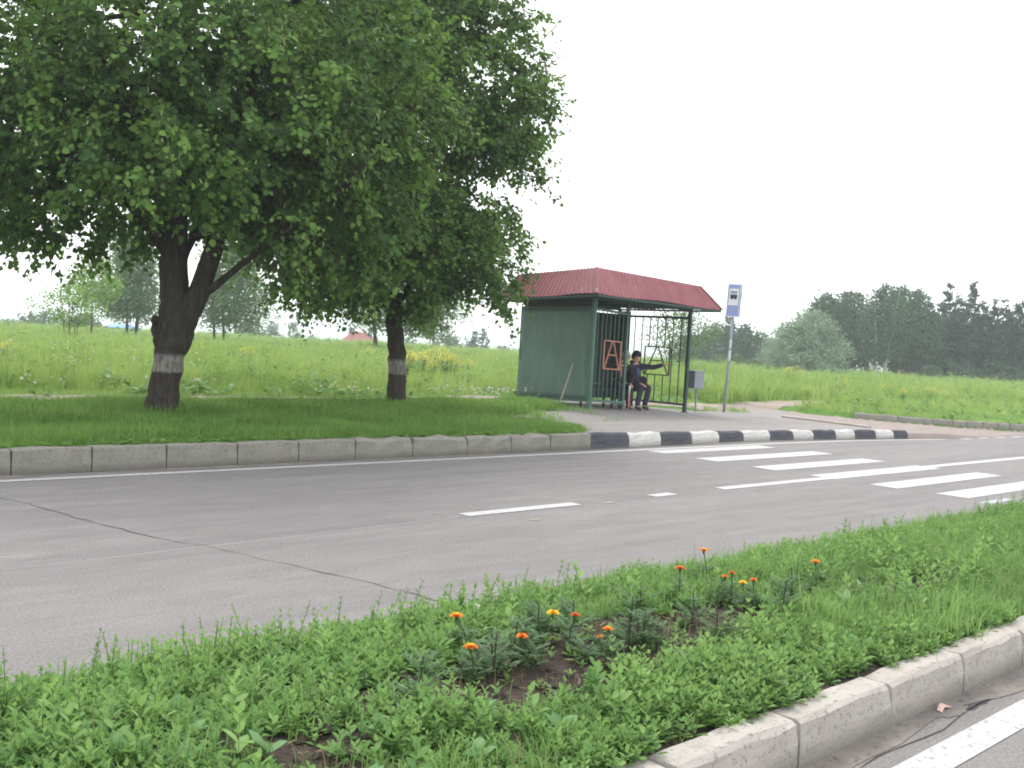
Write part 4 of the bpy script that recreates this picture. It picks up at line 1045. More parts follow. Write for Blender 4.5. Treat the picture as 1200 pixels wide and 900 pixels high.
def bg_tree(name, px, D, H, prof, z0, leaf, n, size, label, cat='tree', group=None, stems=((0, 0, .12),), bark='twig', clump=None, seed=1, lobes=.25, zoff=0, droop=0, loc=None, shell=.5, offs=(0, 0), spread=1.0):
    r_ = np.random.default_rng(seed)
    xy = at(px, D) if loc is None else np.array(loc); z = float(gz(*xy)) + zoff
    root = empty(name, (xy[0], xy[1], z), label, cat, group)
    tr = MB()
    for (a, b2, r) in stems:
        lean = r_.uniform(-.06, .06, 2) * H
        ex_ = (a * 2.2 * spread + lean[0] + offs[0] * .7, b2 * 2.2 + lean[1])
        top = H * .97
        q = lambda a_, b_, z_: tuple(E3 * a_ + F3 * b_ + U3 * z_)
        tr.tube([q(a, b2, -.2), q(a + (ex_[0] - a) * .2, b2 + (ex_[1] - b2) * .2, top * .25), q(a + (ex_[0] - a) * .6, b2 + (ex_[1] - b2) * .6, top * .6), q(ex_[0], ex_[1], top)], [r * 1.15, r * .85, r * .5, r * .12], 7, rnd=.08)
        for k in range(7):
            hh = r_.uniform(.3, .8); t = hh; st = np.array([a + (ex_[0] - a) * t, b2 + (ex_[1] - b2) * t, top * hh]); ang = r_.random() * 6.28
            rr = float(prof(np.array([hh]))[0]) * .8
            tr.tube([q(*st), q(st[0] + rr * .5 * math.cos(ang), st[1] + rr * .5 * math.sin(ang), st[2] + rr * .35), q(st[0] + rr * math.cos(ang), st[1] + rr * math.sin(ang), st[2] + rr * .45)], [r * .35, r * .22, r * .08], 5)
    tr.build('trunk', bark, root, smooth=True)
    ncl = max(30, n // 14)
    c, th = crown_pts(ncl, prof, H, z0, r_, lobes, seed, shell)
    c[:, 0] += offs[0] * (c[:, 2] / H)
    cw = c[:, :1] * E3 + c[:, 1:2] * F3 + c[:, 2:] * U3
    out = unit(cw * np.array([1, 1, .0]) + np.array([0, 0, .4]))
    ct = np.clip(.45 + r_.normal(size=len(c)) * .22, 0, 1)
    sc = Scatter(); cr = clump if clump else size * 2.2
    m = 14
    for j in range(m):
        p = cw + r_.normal(size=cw.shape) * cr * np.array([.5, .5, .36])
        if droop: p = p + np.array([0, 0, -1.]) * (droop * j / m)
        d = rnd_dir(len(p)) * .8 + np.array([0, 0, -.35 if droop else .05]); nm = out + rnd_dir(len(p)) * .7
        s_ = size * r_.uniform(.6, 1.3, len(p))
        sc.add(LEAF_V - np.array([0, .5, 0]), LEAF_F, p, basis(d, nm, s_ * (.55 if droop else .9), s_ * (1.5 if droop else 1.0), s_), np.clip(ct + r_.normal(size=len(p)) * .13, 0, 1))
    sc.build('crown', leaf, root)
    return root

pf_round = lambda r: (lambda h: r * np.sqrt(np.clip(1 - ((h - .45) / .58) ** 2, .02, 1)))
pf_oval = lambda r: (lambda h: r * np.clip(np.sin(np.clip(h, 0, 1) ** .8 * math.pi), .05, 1) ** .6)
pf_pine = lambda r: (lambda h: r * np.clip((1 - h) ** .75 * (.8 + .35 * np.abs(np.sin(h * 19))), .13, 1.2))
pf_col = lambda r: (lambda h: r * np.clip(1.05 - .75 * h ** 2.2, .1, 1) * (.85 + .2 * np.sin(h * 23 + 1)))
pf_dome = lambda r: (lambda h: r * np.sqrt(np.clip(1 - h ** 2.1, .02, 1)))

# right-hand wood edge: (px, depth, height, radius, kind)
row = [
    ('broad', 962, 96, 7.3, 2.0), ('broad', 992, 99, 8.1, 2.2), ('birch', 1033, 92, 8.2, 2.0), ('broad', 1050, 101, 8.7, 2.2), ('broad', 1071, 97, 8.2, 2.3),
    ('pine', 1086, 102, 7.0, 1.8), ('pine', 1106, 98, 8.4, 1.7), ('pine', 1119, 102, 7.9, 1.9), ('pine', 1134, 97, 8.5, 1.7), ('pine', 1148, 101, 7.2, 1.8),
    ('pine', 1160, 96, 6.9, 1.7), ('pine', 1173, 100, 7.2, 1.8), ('pine', 1187, 97, 6.7, 1.7), ('pine', 1200, 98, 7.8, 1.9), ('pine', 1216, 96, 7.4, 1.9), ('pine', 1236, 99, 8.0, 2.0), ('pine', 1262, 97, 7.6, 2.0),
    ('broad', 977, 108, 7.4, 2.4), ('broad', 1015, 108, 7.6, 2.5), ('pine', 1098, 112, 8.0, 2.0), ('pine', 1142, 113, 7.4, 2.0), ('pine', 1180, 112, 7.3, 2.0)]
cnt = {}
nm = {'broad': 0, 'pine': 0, 'birch': 0}
for i, (k, px, D, H, r) in enumerate(row):
    nm[k] += 1; o_ = ORD[nm[k] - 1] if nm[k] <= 18 else 'last'
    back = i >= 17
    if k == 'broad':
        lab = f'dense broadleaf tree right of the silvery willow, {o_} of its kind' + (', behind' if back else '')
        bg_tree('broadleaf_tree', px, D, H * 1.04, pf_oval(r * 1.1), .5, 'aspen_leaf', 7500, .21, lab, group='broadleaf trees of the right-hand wood', stems=((0, 0, .14),), seed=100 + i, lobes=.5, clump=.5)
    elif k == 'birch':
        bg_tree('birch_tree', px, D, H * 1.05, pf_oval(r), 1.4, 'aspen_leaf', 5500, .19, 'tall birch with two white stems in front of the right-hand wood', group=None, stems=((-.32, 0, .11), (.36, .2, .10)), bark='birch_bark', seed=100 + i, lobes=.5, clump=.5)
    else:
        lab = f'dark pine in the right-hand row, {o_} ' + ('one of its rear line' if back else 'pine from the birch')
        bg_tree('pine_tree', px, D, H * (1.12 + .10 * max(0, (px - 1130) / 100)), pf_pine(r * 1.05), 1.3 if not back else 2.6, 'pine_leaf', 5000, .19, lab, group='pines of the right-hand row', stems=((0, 0, .13),), bark='bark', seed=100 + i, lobes=.5, clump=.26, shell=.6)
bg_tree('willow_tree', 945, 78, 5.0, pf_dome(3.35), .3, 'willow_leaf', 12000, .16, 'round silvery willow in front of the dark wood', stems=((0, 0, .16), (.3, .1, .1), (-.3, 0, .1)), seed=201, lobes=.35, clump=.5, droop=.25)
for i, (px, D, H, r) in enumerate(((917, 84, 3.6, 1.3), (903, 95, 2.5, 1.4))):
    bg_tree('willow_bush', px, D, H, pf_dome(r), .15, 'willow_leaf', 1800, .17, ('smaller loose willow bush at the left flank of the silvery willow', 'low grey bush left of the silvery willow')[i], 'bush', seed=210 + i, lobes=.5, clump=.4)
for i, (px, D, H, r, lab) in enumerate(((852, 112, 6.0, 2.0, 'dark pointed tree behind the bus stop sign pole'), (836, 118, 5.0, 2.2, 'dark tree between shelter and sign pole, left of the pointed one'), (871, 115, 4.9, 2.0, 'dark rounded tree just right of the sign pole'), (889, 120, 4.6, 2.2, 'hazy dark tree midway between sign pole and willow'), (815, 122, 4.0, 2.4, 'dark low tree seen behind the shelter end railing'))):
    bg_tree('broadleaf_tree', px, D, H, pf_oval(r) if i else pf_pine(r), .2, 'aspen_leaf', 2400, .26, lab, group='dark trees behind the bus stop sign', seed=220 + i, lobes=.4, clump=.6)
for i, px in enumerate((842, 862, 880, 800)):
    bg_tree('bush', px, 92 + 2 * i, 1.15 + .12 * (i % 2), pf_dome(1.5), .0, 'bush_leaf', 900, .2, ('low bush under the pointed dark tree', 'low bush right under the sign pole trees', 'low bush at the meadow edge towards the willow', 'low brownish bush seen through the end railing')[i], 'bush', 'low bushes at the meadow edge', seed=230 + i, clump=.35)
for i, px in enumerate((1092, 1110, 1128, 1147, 1165, 1184, 1203, 1224, 1246)):
    bg_tree('bush', px, 92 + (i * 3) % 5, 1.35 + .35 * ((i * 2) % 3), pf_dome(1.5), .0, 'aspen_leaf', 900, .2, f'low undergrowth bush at the foot of the pine row, {ORD[i]} from the birch', 'bush', 'undergrowth bushes under the pine row', seed=310 + i, clump=.35)
# many-stemmed shrub seen through and above the end railing
bg_tree('shrub', 797, 58, 3.9, lambda h: 1.9 * np.clip(.5 + 1.0 * np.sin(h * math.pi * .93), .1, 1.5) * .78, .7, 'birch_leaf', 2600, .11, 'open many-stemmed shrub behind the end railing of the shelter', 'shrub', stems=((0, 0, .06), (.25, .1, .05), (-.3, 0, .05), (.5, 0, .04), (-.5, .2, .04), (.1, -.3, .045)), seed=240, lobes=.55, clump=.42, spread=1.3)
# left background
bg_tree('shrub', 82, 50, 2.75, lambda h: 1.25 * np.clip(.35 + 1.0 * np.sin(h * math.pi * .9), .1, 1.4), .9, 'bright_leaf', 1700, .10, 'light green open shrub with thin stems in the left meadow', 'shrub', stems=((0, 0, .035), (.18, .1, .03), (-.2, 0, .03), (.3, 0, .03), (-.3, .2, .03), (.08, -.2, .03)), seed=250, lobes=.55, clump=.34, spread=1.2)
def weeping(px, D, H, r, stems, label, seed, n=3600, z0=1.6, leaf='birch_leaf', offs=(0, 0)):
    return bg_tree('birch_tree', px, D, H, lambda h: r * np.clip(1.0 - .55 * h ** 1.6, .1, 1) * np.clip(.55 + 3 * h, 0, 1), z0, leaf, int(n * 2.1), .17, label, group='weeping birches in the left meadow', stems=stems, bark='bark', seed=seed, lobes=.5, clump=.5, droop=.9, shell=.55, offs=offs)
weeping(153, 72, 8.0, 2.9, ((-.2, 0, .10), (.35, .1, .13)), 'weeping birch with twin dark stems left of the thick linden trunk', 261, 5200, 1.9)
weeping(268, 70, 7.6, 3.0, ((-.9, 0, .09), (-.3, .1, .09)), 'weeping birch with twin stems just right of the thick linden trunk', 262, 5200, 1.9)
weeping(468, 66, 8.4, 4.2, ((-1.4, 0, .13),), 'wide weeping birch behind the slimmer linden, single dark stem', 263, 6500, 2.0, offs=(.6, 0))
bg_tree('broadleaf_tree', 108, 60, 5.0, pf_oval(1.7), 1.9, 'bright_leaf', 2600, .13, 'bright green young tree in the left meadow behind the light shrub', stems=((0, 0, .06),), seed=264, lobes=.5, clump=.4)
for i, (px, D, H, r, lab) in enumerate(((36, 130, 2.9, 2.6, 'hazy round bush at the far left edge of the meadow'), (56, 128, 3.1, 2.6, 'hazy round bush beside the light shrub'), (14, 134, 2.3, 2.4, 'low hazy bush at the left picture edge'), (100, 120, 2.4, 2.3, 'low bush between the shrub and the twin birch'), (507, 128, 4.3, 4.0, 'round bush on the horizon right of the slimmer linden trunk'), (478, 170, 4.9, 2.2, 'small dark bush on the horizon against the linden trunk'), (528, 150, 4.0, 1.8, 'small bush right of the round horizon bush'), (294, 120, 2.6, 1.8, 'small hazy bush right of the twin stemmed birch'), (343, 165, 6.2, 1.6, 'hazy tree behind the white gable'), (317, 160, 5.2, 1.7, 'hazy bush at the foot of the white gable'), (366, 190, 6.0, 1.4, 'faint small tree between the two far houses'))):
    bg_tree('bush', px, D, H, pf_dome(r), .05, 'bush_leaf', 1100, .30, lab, 'bush', 'bushes along the far edge of the meadow', seed=270 + i, clump=.6, lobes=.35)
for i, (px, D, H, r) in enumerate(((556, 165, 5.8, 1.6), (566, 160, 6.4, 1.7), (548, 172, 5.2, 1.4), (588, 170, 4.9, 1.4), (597, 175, 4.4, 1.3))):
    bg_tree('conifer', px, D, H, pf_pine(r * 1.2), .1, 'pine_leaf', 700, .32, ('faint conifer left of the shelter, second from the left', 'tallest faint conifer on the horizon left of the shelter', 'smallest faint conifer left of the tallest one', 'faint conifer close to the left wall of the shelter', 'faint conifer touching the left wall of the shelter')[i], 'tree', 'far conifers left of the shelter', seed=290 + i, clump=.5)

# ------------------------------------------------------------------ far houses
def house(name, px, D, w, d, hw, hr, label, wall, roof, hip=0, yaw=0, chim=(), nwin=3, zoff=0, gable_front=False):
    xy = at(px, D); z = float(gz(*xy)) + zoff
    root = empty(name, (xy[0], xy[1], z), label, 'house', rz=math.atan2(E2[1], E2[0]) + yaw)
    x, y = w / 2, d / 2
    p = MB(); p.box8([(-x, -y, -1), (x, -y, -1), (x, y, -1), (-x, y, -1), (-x, -y, hw), (x, -y, hw), (x, y, hw), (-x, y, hw)])
    wl_ = p.build('wall', wall, root)
    p = MB(); o = .35
    if gable_front:
        v = [(-x - o, -y - o, hw - .2), (x + o, -y - o, hw - .2), (0, -y - o, hr), (-x - o, y + o, hw - .2), (x + o, y + o, hw - .2), (0, y + o, hr)]
        p.add(v, [[0, 1, 2], [3, 5, 4], [0, 2, 5, 3], [1, 4, 5, 2], [0, 3, 4, 1]])
    else:
        v = [(-x - o, -y - o, hw), (x + o, -y - o, hw), (x + o, y + o, hw), (-x - o, y + o, hw), (-x * (1 - hip), 0, hr), (x * (1 - hip), 0, hr)]
        p.add(v, [[0, 1, 5, 4], [1, 2, 5], [2, 3, 4, 5], [3, 0, 4], [3, 2, 1, 0]])
    rf = p.build('roof', roof, root)
    for cx2, cw, ch in chim:
        p = MB(); p.box((cx2, .2, hr - .2), (cw, cw, ch)); p.box((cx2, .2, hr - .2 + ch / 2 + .06), (cw * 1.2, cw * 1.2, .12)); p.build('chimney', 'house_grey', rf)
    for k in range(nwin):
        cx2 = -x + w * (k + .5) / nwin
        p = MB(); ww, hh = min(1.3, w / nwin * .5), min(1.4, hw * .45); zc = hw * .52; f_ = .09
        for (c_, s_) in (((cx2, -y - .03, zc + hh / 2), (ww + f_, .08, f_)), ((cx2, -y - .03, zc - hh / 2), (ww + f_, .08, f_)), ((cx2 - ww / 2, -y - .03, zc), (f_, .08, hh - f_)), ((cx2 + ww / 2, -y - .03, zc), (f_, .08, hh - f_)), ((cx2, -y - .03, zc), (f_ * .7, .08, hh - f_))): p.box(c_, s_)
        wn = p.build('window', 'house_white', root)
        p = MB(); p.box((cx2, -y - .012, zc), (ww - f_, .02, hh - f_)); p.build('pane', 'window_glass', wn)
    return root
house('white_house', 338, 165, 3.9, 7, 3.6, 6.3, 'far white gabled house roof rising behind the meadow', 'house_white', 'house_white', gable_front=True, nwin=1, zoff=-2.2)
house('red_roofed_house', 421, 150, 4.9, 5, 2.7, 4.6, 'far house with low red hipped roof and two chimneys', 'house_white', 'house_red_roof', hip=.55, chim=((-1.2, .8, 1.4), (1.6, .5, 1.0)), nwin=2, zoff=-1.0)
house('blue_shed', 142, 150, 2.6, 4, 1.7, 2.2, 'far low blue roofed shed behind the twin stemmed birch', 'house_blue', 'house_blue', hip=.0, nwin=1, zoff=1.3)
house('grey_shed', 262, 170, 4.2, 4, 3.0, 3.9, 'far low grey shed right of the thick linden trunk', 'house_grey', 'house_grey', hip=.0, nwin=2, zoff=.4)
house('brick_building', 1150, 140, 21, 9, 6.6, 8.6, 'long orange brick building glimpsed between the pines', 'house_brick', 'house_grey', hip=.1, nwin=7, zoff=1.2)

# ------------------------------------------------------------------ grass, meadow, weeds (uncountable)
def blade_tuft(k, seed, spread=.05, lean=.5, w=.012):
    r_ = np.random.default_rng(seed); V = []; F = []
    for i in range(k):
        th = r_.random() * 6.283; b = np.array([r_.normal() * spread, r_.normal() * spread, 0]); h = r_.uniform(.6, 1.1); ln = r_.uniform(.1, lean)
        d = np.array([math.cos(th), math.sin(th), 0]); s_ = np.array([-d[1], d[0], 0]) * w * r_.uniform(.7, 1.3)
        m_ = b + d * ln * .3 * h + np.array([0, 0, .58 * h]); t = b + d * ln * h + np.array([0, 0, h * (1 - .25 * ln)])
        o = len(V); V += [b - s_, b + s_, m_ + s_ * .8, m_ - s_ * .8, t + s_ * .15, t - s_ * .15]; F += [(o, o + 1, o + 2, o + 3), (o + 3, o + 2, o + 4, o + 5)]
    return np.array(V), np.array(F)
TUFTS = [blade_tuft(10, 400 + i, .38, .75, .028) for i in range(5)]
TALL = [blade_tuft(9, 420 + i, .24, .55, .014) for i in range(5)]

def scatter_tufts(sc, protos, x, y, z, hgt, wid, tint, mi=0):
    which = rng.integers(0, len(protos), len(x)); th = rng.random(len(x)) * 6.283
    for i, (pv, pf) in enumerate(protos):
        k = which == i
        B = rotz(th[k], wid[k], hgt[k]); sc.add(pv, pf, np.stack([x[k], y[k], z[k]], 1), B, tint[k], mi)

shelter_mask = lambda x, y: (x > BX - .1) & (x < BX + SB + .15) & (y > BY - .15) & (y < BY + SD + .1)
paved = lambda x, y: plaza_mask(x, y) | side_mask(x, y)

# verge between kerb and path
n = 52000
x = rng.uniform(-4, 16.2, n); t = rng.uniform(.05, 6.6, n); y = yedge(x) + t
k = ~paved(x, y) & ~(path_mask(x, y) & (rng.random(n) < .985)) & ~shelter_mask(x, y)
x, y, t = x[k], y[k], t[k]; g = fbm(x * 1.3, y * 1.3, 61)
h = .06 + .11 * g + .09 * np.clip((t - 1.2) / 2, 0, 1) * np.clip((5.6 - t) / 1.2, 0, 1) * (g + .3); h *= rng.uniform(.7, 1.3, len(x)) * np.clip(.45 + t * 1.2, 0, 1) * np.clip((16.55 - y) / 1.1, .22, 1)
sc = Scatter(); scatter_tufts(sc, TUFTS, x, y, gz(x, y) - .01, h, h * 1.0, np.clip(.25 + .5 * (g - .5) + rng.normal(size=len(x)) * .18 , 0, 1))
for (tx, ty, rr, nn) in ((*T1, .30, 190), (*T2, .24, 150)):
    a = rng.random(nn) * 6.283; q = rr * (.8 + .9 * rng.random(nn) ** 1.5); xx, yy = tx + q * np.cos(a), ty + q * np.sin(a); hh_ = rng.uniform(.10, .27, nn)
    scatter_tufts(sc, TUFTS, xx, yy, gz(xx, yy) - .01, hh_, hh_ * .8, np.clip(.2 + rng.normal(size=nn) * .2, 0, 1))
nn = 2600; xx = rng.uniform(-4, 14.5, nn); yy = yedge(xx) + rng.uniform(.3, 5.2, nn); kk = ~paved(xx, yy) & (fbm(xx * 2.2, yy * 2.2, 66) > .52); xx, yy = xx[kk], yy[kk]; hh_ = rng.uniform(.12, .26, len(xx))
scatter_tufts(sc, TALL, xx, yy, gz(xx, yy) - .01, hh_, hh_, rng.random(len(xx)) * .6)
k = rng.random(len(x)) < .12                                    # broad leaves low in the verge
xx, yy = x[k], y[k]
for j in range(5):
    th = rng.random(len(xx)) * 6.283; d = np.stack([np.cos(th), np.sin(th), rng.uniform(.2, .9, len(xx))], 1)
    s_ = rng.uniform(.05, .11, len(xx)); sc.add(OVAL_V, LEAF_F, np.stack([xx, yy, gz(xx, yy)], 1), basis(d, np.tile([0, 0, 1.], (len(xx), 1)), s_ * 1.6, s_), rng.random(len(xx)) * .7)
tag(sc.build('grass', 'grass_blade'), 'short shaded grass on the verge between kerb and path', 'grass', kind='stuff')

# thin grass round the paving, at the shelter and by the sign
n = 5200; x = rng.uniform(11.5, 24.5, n); y = rng.uniform(10.8, 17.2, n)
g = fbm(x * 1.4, y * 1.4, 62)
k = paved(x, y) & ~shelter_mask(x, y) & (((g > .62) & (x < 15.6) & (y > 12.2)) | ((g > .5) & (np.hypot((x - 21.6) / 1.3, (y - 15.2) / .5) < 1)) | ((x > 12.2) & (x < 15.75) & (y > 14.0) & (y < 17)) | ((np.abs(y - 15.05) < .3) & (x > 19.6) & (x < 22.6) & (g > .4)))
x, y = x[k], y[k]; sc = Scatter()
scatter_tufts(sc, TUFTS, x, y, gz(x, y), (hh_ := rng.uniform(.05, .16, len(x))), hh_, np.clip(.45 + rng.normal(size=len(x)) * .2, 0, 1))
tag(sc.build('grass_patches', 'grass_blade'), 'scattered grass growing through the pavement round the shelter', 'grass', kind='stuff')

# meadow, thinning in count and widening in tuft with distance
def meadow(name, n, d0, d1, a0, a1, label, keep, hmul=1.0):
    D = d0 * (d1 / d0) ** (rng.random(n) ** .92); ang = R(1) * (a0 + (a1 - a0) * rng.random(n))
    ctr = math.atan2(fwd.y, fwd.x); x = D * np.cos(ctr - ang); y = D * np.sin(ctr - ang)
    k = keep(x, y) & ~paved(x, y) & ~shelter_mask(x, y) & ~(path_mask(x, y) & (rng.random(n) < .985))
    x, y, D = x[k], y[k], D[k]
    g = fbm(x * .35, y * .35, 71); g2 = fbm(x * 1.7, y * 1.7, 72)
    edge = np.where((x < 24) | (y > 19), np.clip((y - 17.2) / 3.0, .28, 1), np.clip((y - yedge(x)) / 4., .3, 1))
    g3 = fbm(x * .16 + 9, y * .16, 75); h = (.10 + .34 * g + .22 * g2 + .22 * g3) * rng.uniform(.6, 1.25, len(x)) * hmul * edge
    w = h * np.clip(D / 24., .9, 4.0)
    sc = Scatter()
    tint = np.clip(.42 - .9 * (g - .5) + .7 * (g2 - .5) + rng.normal(size=len(x)) * .16, 0, 1)
    kk = (g2 > .62) & (rng.random(len(x)) < .5)                  # rank clumps
    h = np.where(kk, h * 1.45, h); tint = np.where(kk, tint * .6, tint)
    scatter_tufts(sc, TALL, x, y, gz(x, y) - .02, h, w, tint, 0)
    k = rng.random(len(x)) < .045                                # taller seed stalks
    scatter_tufts(sc, [blade_tuft(3, 450, .2, .3, .008)], x[k], y[k], gz(x[k], y[k]), h[k] * 1.35, w[k], rng.random(k.sum()), 1)
    k = (rng.random(len(x)) < .16) & (g2 > .48)                   # leafy herbs
    for j in range(6):
        th = rng.random(k.sum()) * 6.283; d = np.stack([np.cos(th), np.sin(th), rng.uniform(.1, 1.0, k.sum())], 1)
        s_ = rng.uniform(.10, .2, k.sum()) * np.clip(D[k] / 35., 1, 2.5)
        sc.add(OVAL_V, LEAF_F, np.stack([x[k], y[k], gz(x[k], y[k]) + rng.uniform(.02, .8, k.sum()) * h[k]], 1), basis(d, np.tile([0, 0, 1.], (k.sum(), 1)), s_ * 1.3, s_), rng.random(k.sum()) * .6, 2)
    tag(sc.build(name, ['meadow_grass', 'dry_stalk', 'weed_leaf']), label, 'grass', kind='stuff')
    return x, y, h
meadow('meadow_grass', 74000, 15, 122, -41, 36, 'tall green meadow grass behind path and shelter, left field', lambda x, y: (y > yedge(x) + 6.3) & ~((x > 24) & (y < 16)))
meadow('meadow_grass', 26000, 22, 120, 6, 46, 'bright shorter meadow grass beyond the side road corner', lambda x, y: (x > kx(y) + .2) & (y > yedge(x) + .15) & (y < yedge(x) + 6.3) | ((x > 24) & (y < 16) & (x > kx(y) + .2) & (y > yedge(x) + .15)), .62)

# small white flowers by the verge and in the meadow
sc = Scatter()
def flowers(cx2, cy2, rx, ry, n, h, s0, mi=0):
    x = cx2 + rng.normal(size=n) * rx; y = cy2 + rng.normal(size=n) * ry; z = gz(x, y) + h * rng.uniform(.7, 1.2, n)
    p = np.stack([x, y, z], 1)
    for j in range(4):
        d = rnd_dir(n); s_ = s0 * rng.uniform(.7, 1.2, n); sc.add(CARD_V, STRIP_F, p, basis(d, rnd_dir(n), s_, s_), rng.random(n), mi)
    wv = np.tile([.003, .003, 0], (n, 1)); a = np.stack([x, y, gz(x, y)], 1)
    V = np.stack([a - wv, a + wv, p + wv, p - wv], 1).reshape(-1, 3); F = STRIP_F + (np.arange(n) * 4)[:, None]
    sc.raw(V, F, np.full(n, .4), 1)
flowers(14.6, 16.1, .55, .35, 46, .30, .05); flowers(11.4, 16.5, .8, .25, 16, .26, .045); flowers(5.2, 17.4, 1.2, .3, 14, .32, .045); flowers(8.6, 17.4, 1.6, .3, 10, .32, .045)
flowers(10.5, 25, 1.2, 2.0, 24, .55, .045); flowers(30, 34, 6, 5, 24, .5, .05); flowers(7.5, 30, 3, 4, 30, .55, .05)
tag(sc.build('white_wildflowers', ['white_petal', 'stalk']), 'small white wildflowers dotted in the grass by the path', 'flowers', kind='stuff')

# yellow flowering weeds: one of each, then copies
def yellow_weed(label, group, seed, H=.75, nst=9, spread=.28):
    r_ = np.random.default_rng(seed); root = empty('yellow_weed', (0, 0, 0), label, 'flowering weed', group)
    st = MB(); tips = []; sc = Scatter()
    for k in range(nst):
        a = r_.random() * 6.283; r = spread * math.sqrt(r_.random()); h = H * r_.uniform(.72, 1.05)
        e = (r * math.cos(a), r * math.sin(a), h); st.tube([(e[0] * .2, e[1] * .2, 0), (e[0] * .6, e[1] * .6, h * .55), e], [.008, .006, .004], 4); tips.append(e)
        for q in range(6):
            t = r_.uniform(.1, .75); p = np.array([[e[0] * (.2 + .8 * t), e[1] * (.2 + .8 * t), h * t]]); s_ = np.array([r_.uniform(.08, .15)])
            sc.add(OVAL_V, LEAF_F, p, basis(np.array([[r_.normal(), r_.normal(), .4]]), np.array([[0, 0, 1.]]), s_ * 1.3, s_), np.array([r_.random() * .7]))
    st.build('stems', 'stalk', root); sc.build('leaves', 'weed_leaf', root)
    sc = Scatter(); tips = np.array(tips); p = np.repeat(tips, 20, 0) + r_.normal(size=(len(tips) * 20, 3)) * np.array([.07, .07, .06])
    d = unit(r_.normal(size=p.shape)); s_ = r_.uniform(.025, .05, len(p)); sc.add(CARD_V, STRIP_F, p, basis(d, np.tile([0, 0, 1.], (len(p), 1)) + .4 * unit(r_.normal(size=p.shape)), s_, s_), r_.random(len(p)))
    sc.build('blossoms', 'yellow_petal', root); return root
yw = [yellow_weed('x', None, 500 + i, (.75, .7, .8)[i], (9, 7, 11)[i], (.28, .36, .3)[i]) for i in range(3)]
used = [False] * 3
def place_yellow(px, D, s_, label, group, i, loc=None, dz=0):
    xy = at(px, D) if loc is None else loc
    o = yw[i] if not used[i] else copy_tree(yw[i]); used[i] = True
    o.location = (xy[0], xy[1], float(gz(*xy)) + dz); o.scale = (s_, s_, s_ * random.uniform(.9, 1.1)); o.rotation_euler = (0, 0, random.random() * 6); tag(o, label, 'flowering weed', group)
place_yellow(931, 41, 1.15, 'tall full yellow flowering weed in the right meadow below the willow', None, 2)
for i, (px, D, s_, lab) in enumerate(((990, 38, .7, 'low spreading yellow weed right of the tall full one'), (1042, 37, .85, 'yellow weed in the right meadow below the birch stems'), (1062, 33, .6, 'small yellow weed just right of the one below the birch'), (1093, 36, .75, 'yellow weed below the pine row, left of its smaller neighbour'), (1113, 37, .6, 'smaller yellow weed at the right end of the meadow row'), (951, 33, .5, 'tiny yellow weed near the pavement end'), (906, 38, .5, 'tiny yellow weed left of the tall full one'), (887, 37, .5, 'tiny yellow weed nearest the sign pole'))):
    place_yellow(px, D, s_, lab, 'yellow weeds scattered in the right meadow', i % 3)
PG = 'yellow weeds in the patch right of the slimmer linden'
for i in range(17):
    a, b2 = random.gauss(0, 1), random.gauss(0, 1)
    place_yellow(513 + 24 * max(-1.5, min(1.5, a)), 34 + 2.2 * b2, random.uniform(.75, 1.15), 'yellow flowering weed in the dense patch behind the slimmer linden', PG, i % 3)
for i, (px, D, s_, lab) in enumerate(((432, 44, .8, 'yellow weed left of the slimmer linden trunk, left of its pair'), (439, 46, .9, 'yellow weed left of the slimmer linden trunk, right of its pair'), (291, 31, .75, 'yellow weed alone in the meadow right of the thick linden'), (234, 34, .8, 'yellow weed beside the right edge of the thick linden trunk'), (243, 38, .7, 'second yellow weed right of the thick linden trunk'), (12, 24, .75, 'yellow weed near the path at the left picture edge'), (153, 42, .7, 'yellow weed below the twin stemmed birch'), (48, 40, .6, 'small yellow weed below the light shrub'), (316, 60, .8, 'yellow weed far back below the white gable'), (385, 34, .5, 'tiny yellow weed midway between the lindens'))):
    place_yellow(px, D, s_, lab, 'yellow weeds scattered in the left meadow', i % 3)

# ------------------------------------------------------------------ planted strip on the median
bed = lambda x, y: np.clip(1 - np.hypot((x - 3.5) / 1.7, (y - 2.86) / .43), 0, 1) * 2.4 + np.clip(1 - np.hypot((x - 6.1) / .55, (y - 2.72) / .16), 0, 1) * 1.5 + np.clip(1 - np.hypot((x - 1.75) / .35, (y - 2.75) / .2), 0, 1) * .9
sc = Scatter()
def weed_up(x, y, H, tint, npair=7, lw=.026, ll=.055):
    """upright weed: stem with pairs of oblong leaves, ending in a small leafy tip"""
    n = len(x); z = mz(x, y); b = np.stack([x, y, z], 1)
    ln = rng.normal(size=(n, 2)) * .16; top = b + np.stack([ln[:, 0] * H, ln[:, 1] * H, H], 1)
    wv = unit(np.cross(top - b, rnd_dir(n))) * .0022
    V = np.stack([b - wv, b + wv, top + wv * .6, top - wv * .6], 1).reshape(-1, 3); F = STRIP_F + (np.arange(n) * 4)[:, None]
    sc.raw(V, F, tint * .6, 2)
    a0 = rng.random(n) * 6.283
    for j in range(npair):
        t = .12 + .88 * j / (npair - 1); p = b + (top - b) * t
        for s_ in (0, math.pi):
            th = a0 + j * 1.45 + s_ + rng.normal(size=n) * .25; up = .35 + 1.1 * t * t
            d = np.stack([np.cos(th), np.sin(th), up + rng.normal(size=n) * .15], 1)
            sz = (1.15 - .62 * t) * rng.uniform(.75, 1.2, n)
            sc.add(OVAL_V, LEAF_F, p, basis(d, np.tile([0, 0, 1.], (n, 1)) + .2 * rnd_dir(n), sz * ll * 1.15, sz * ll), np.clip(tint + .22 * (t - .5) + rng.normal(size=n) * .1, 0, 1), 0)
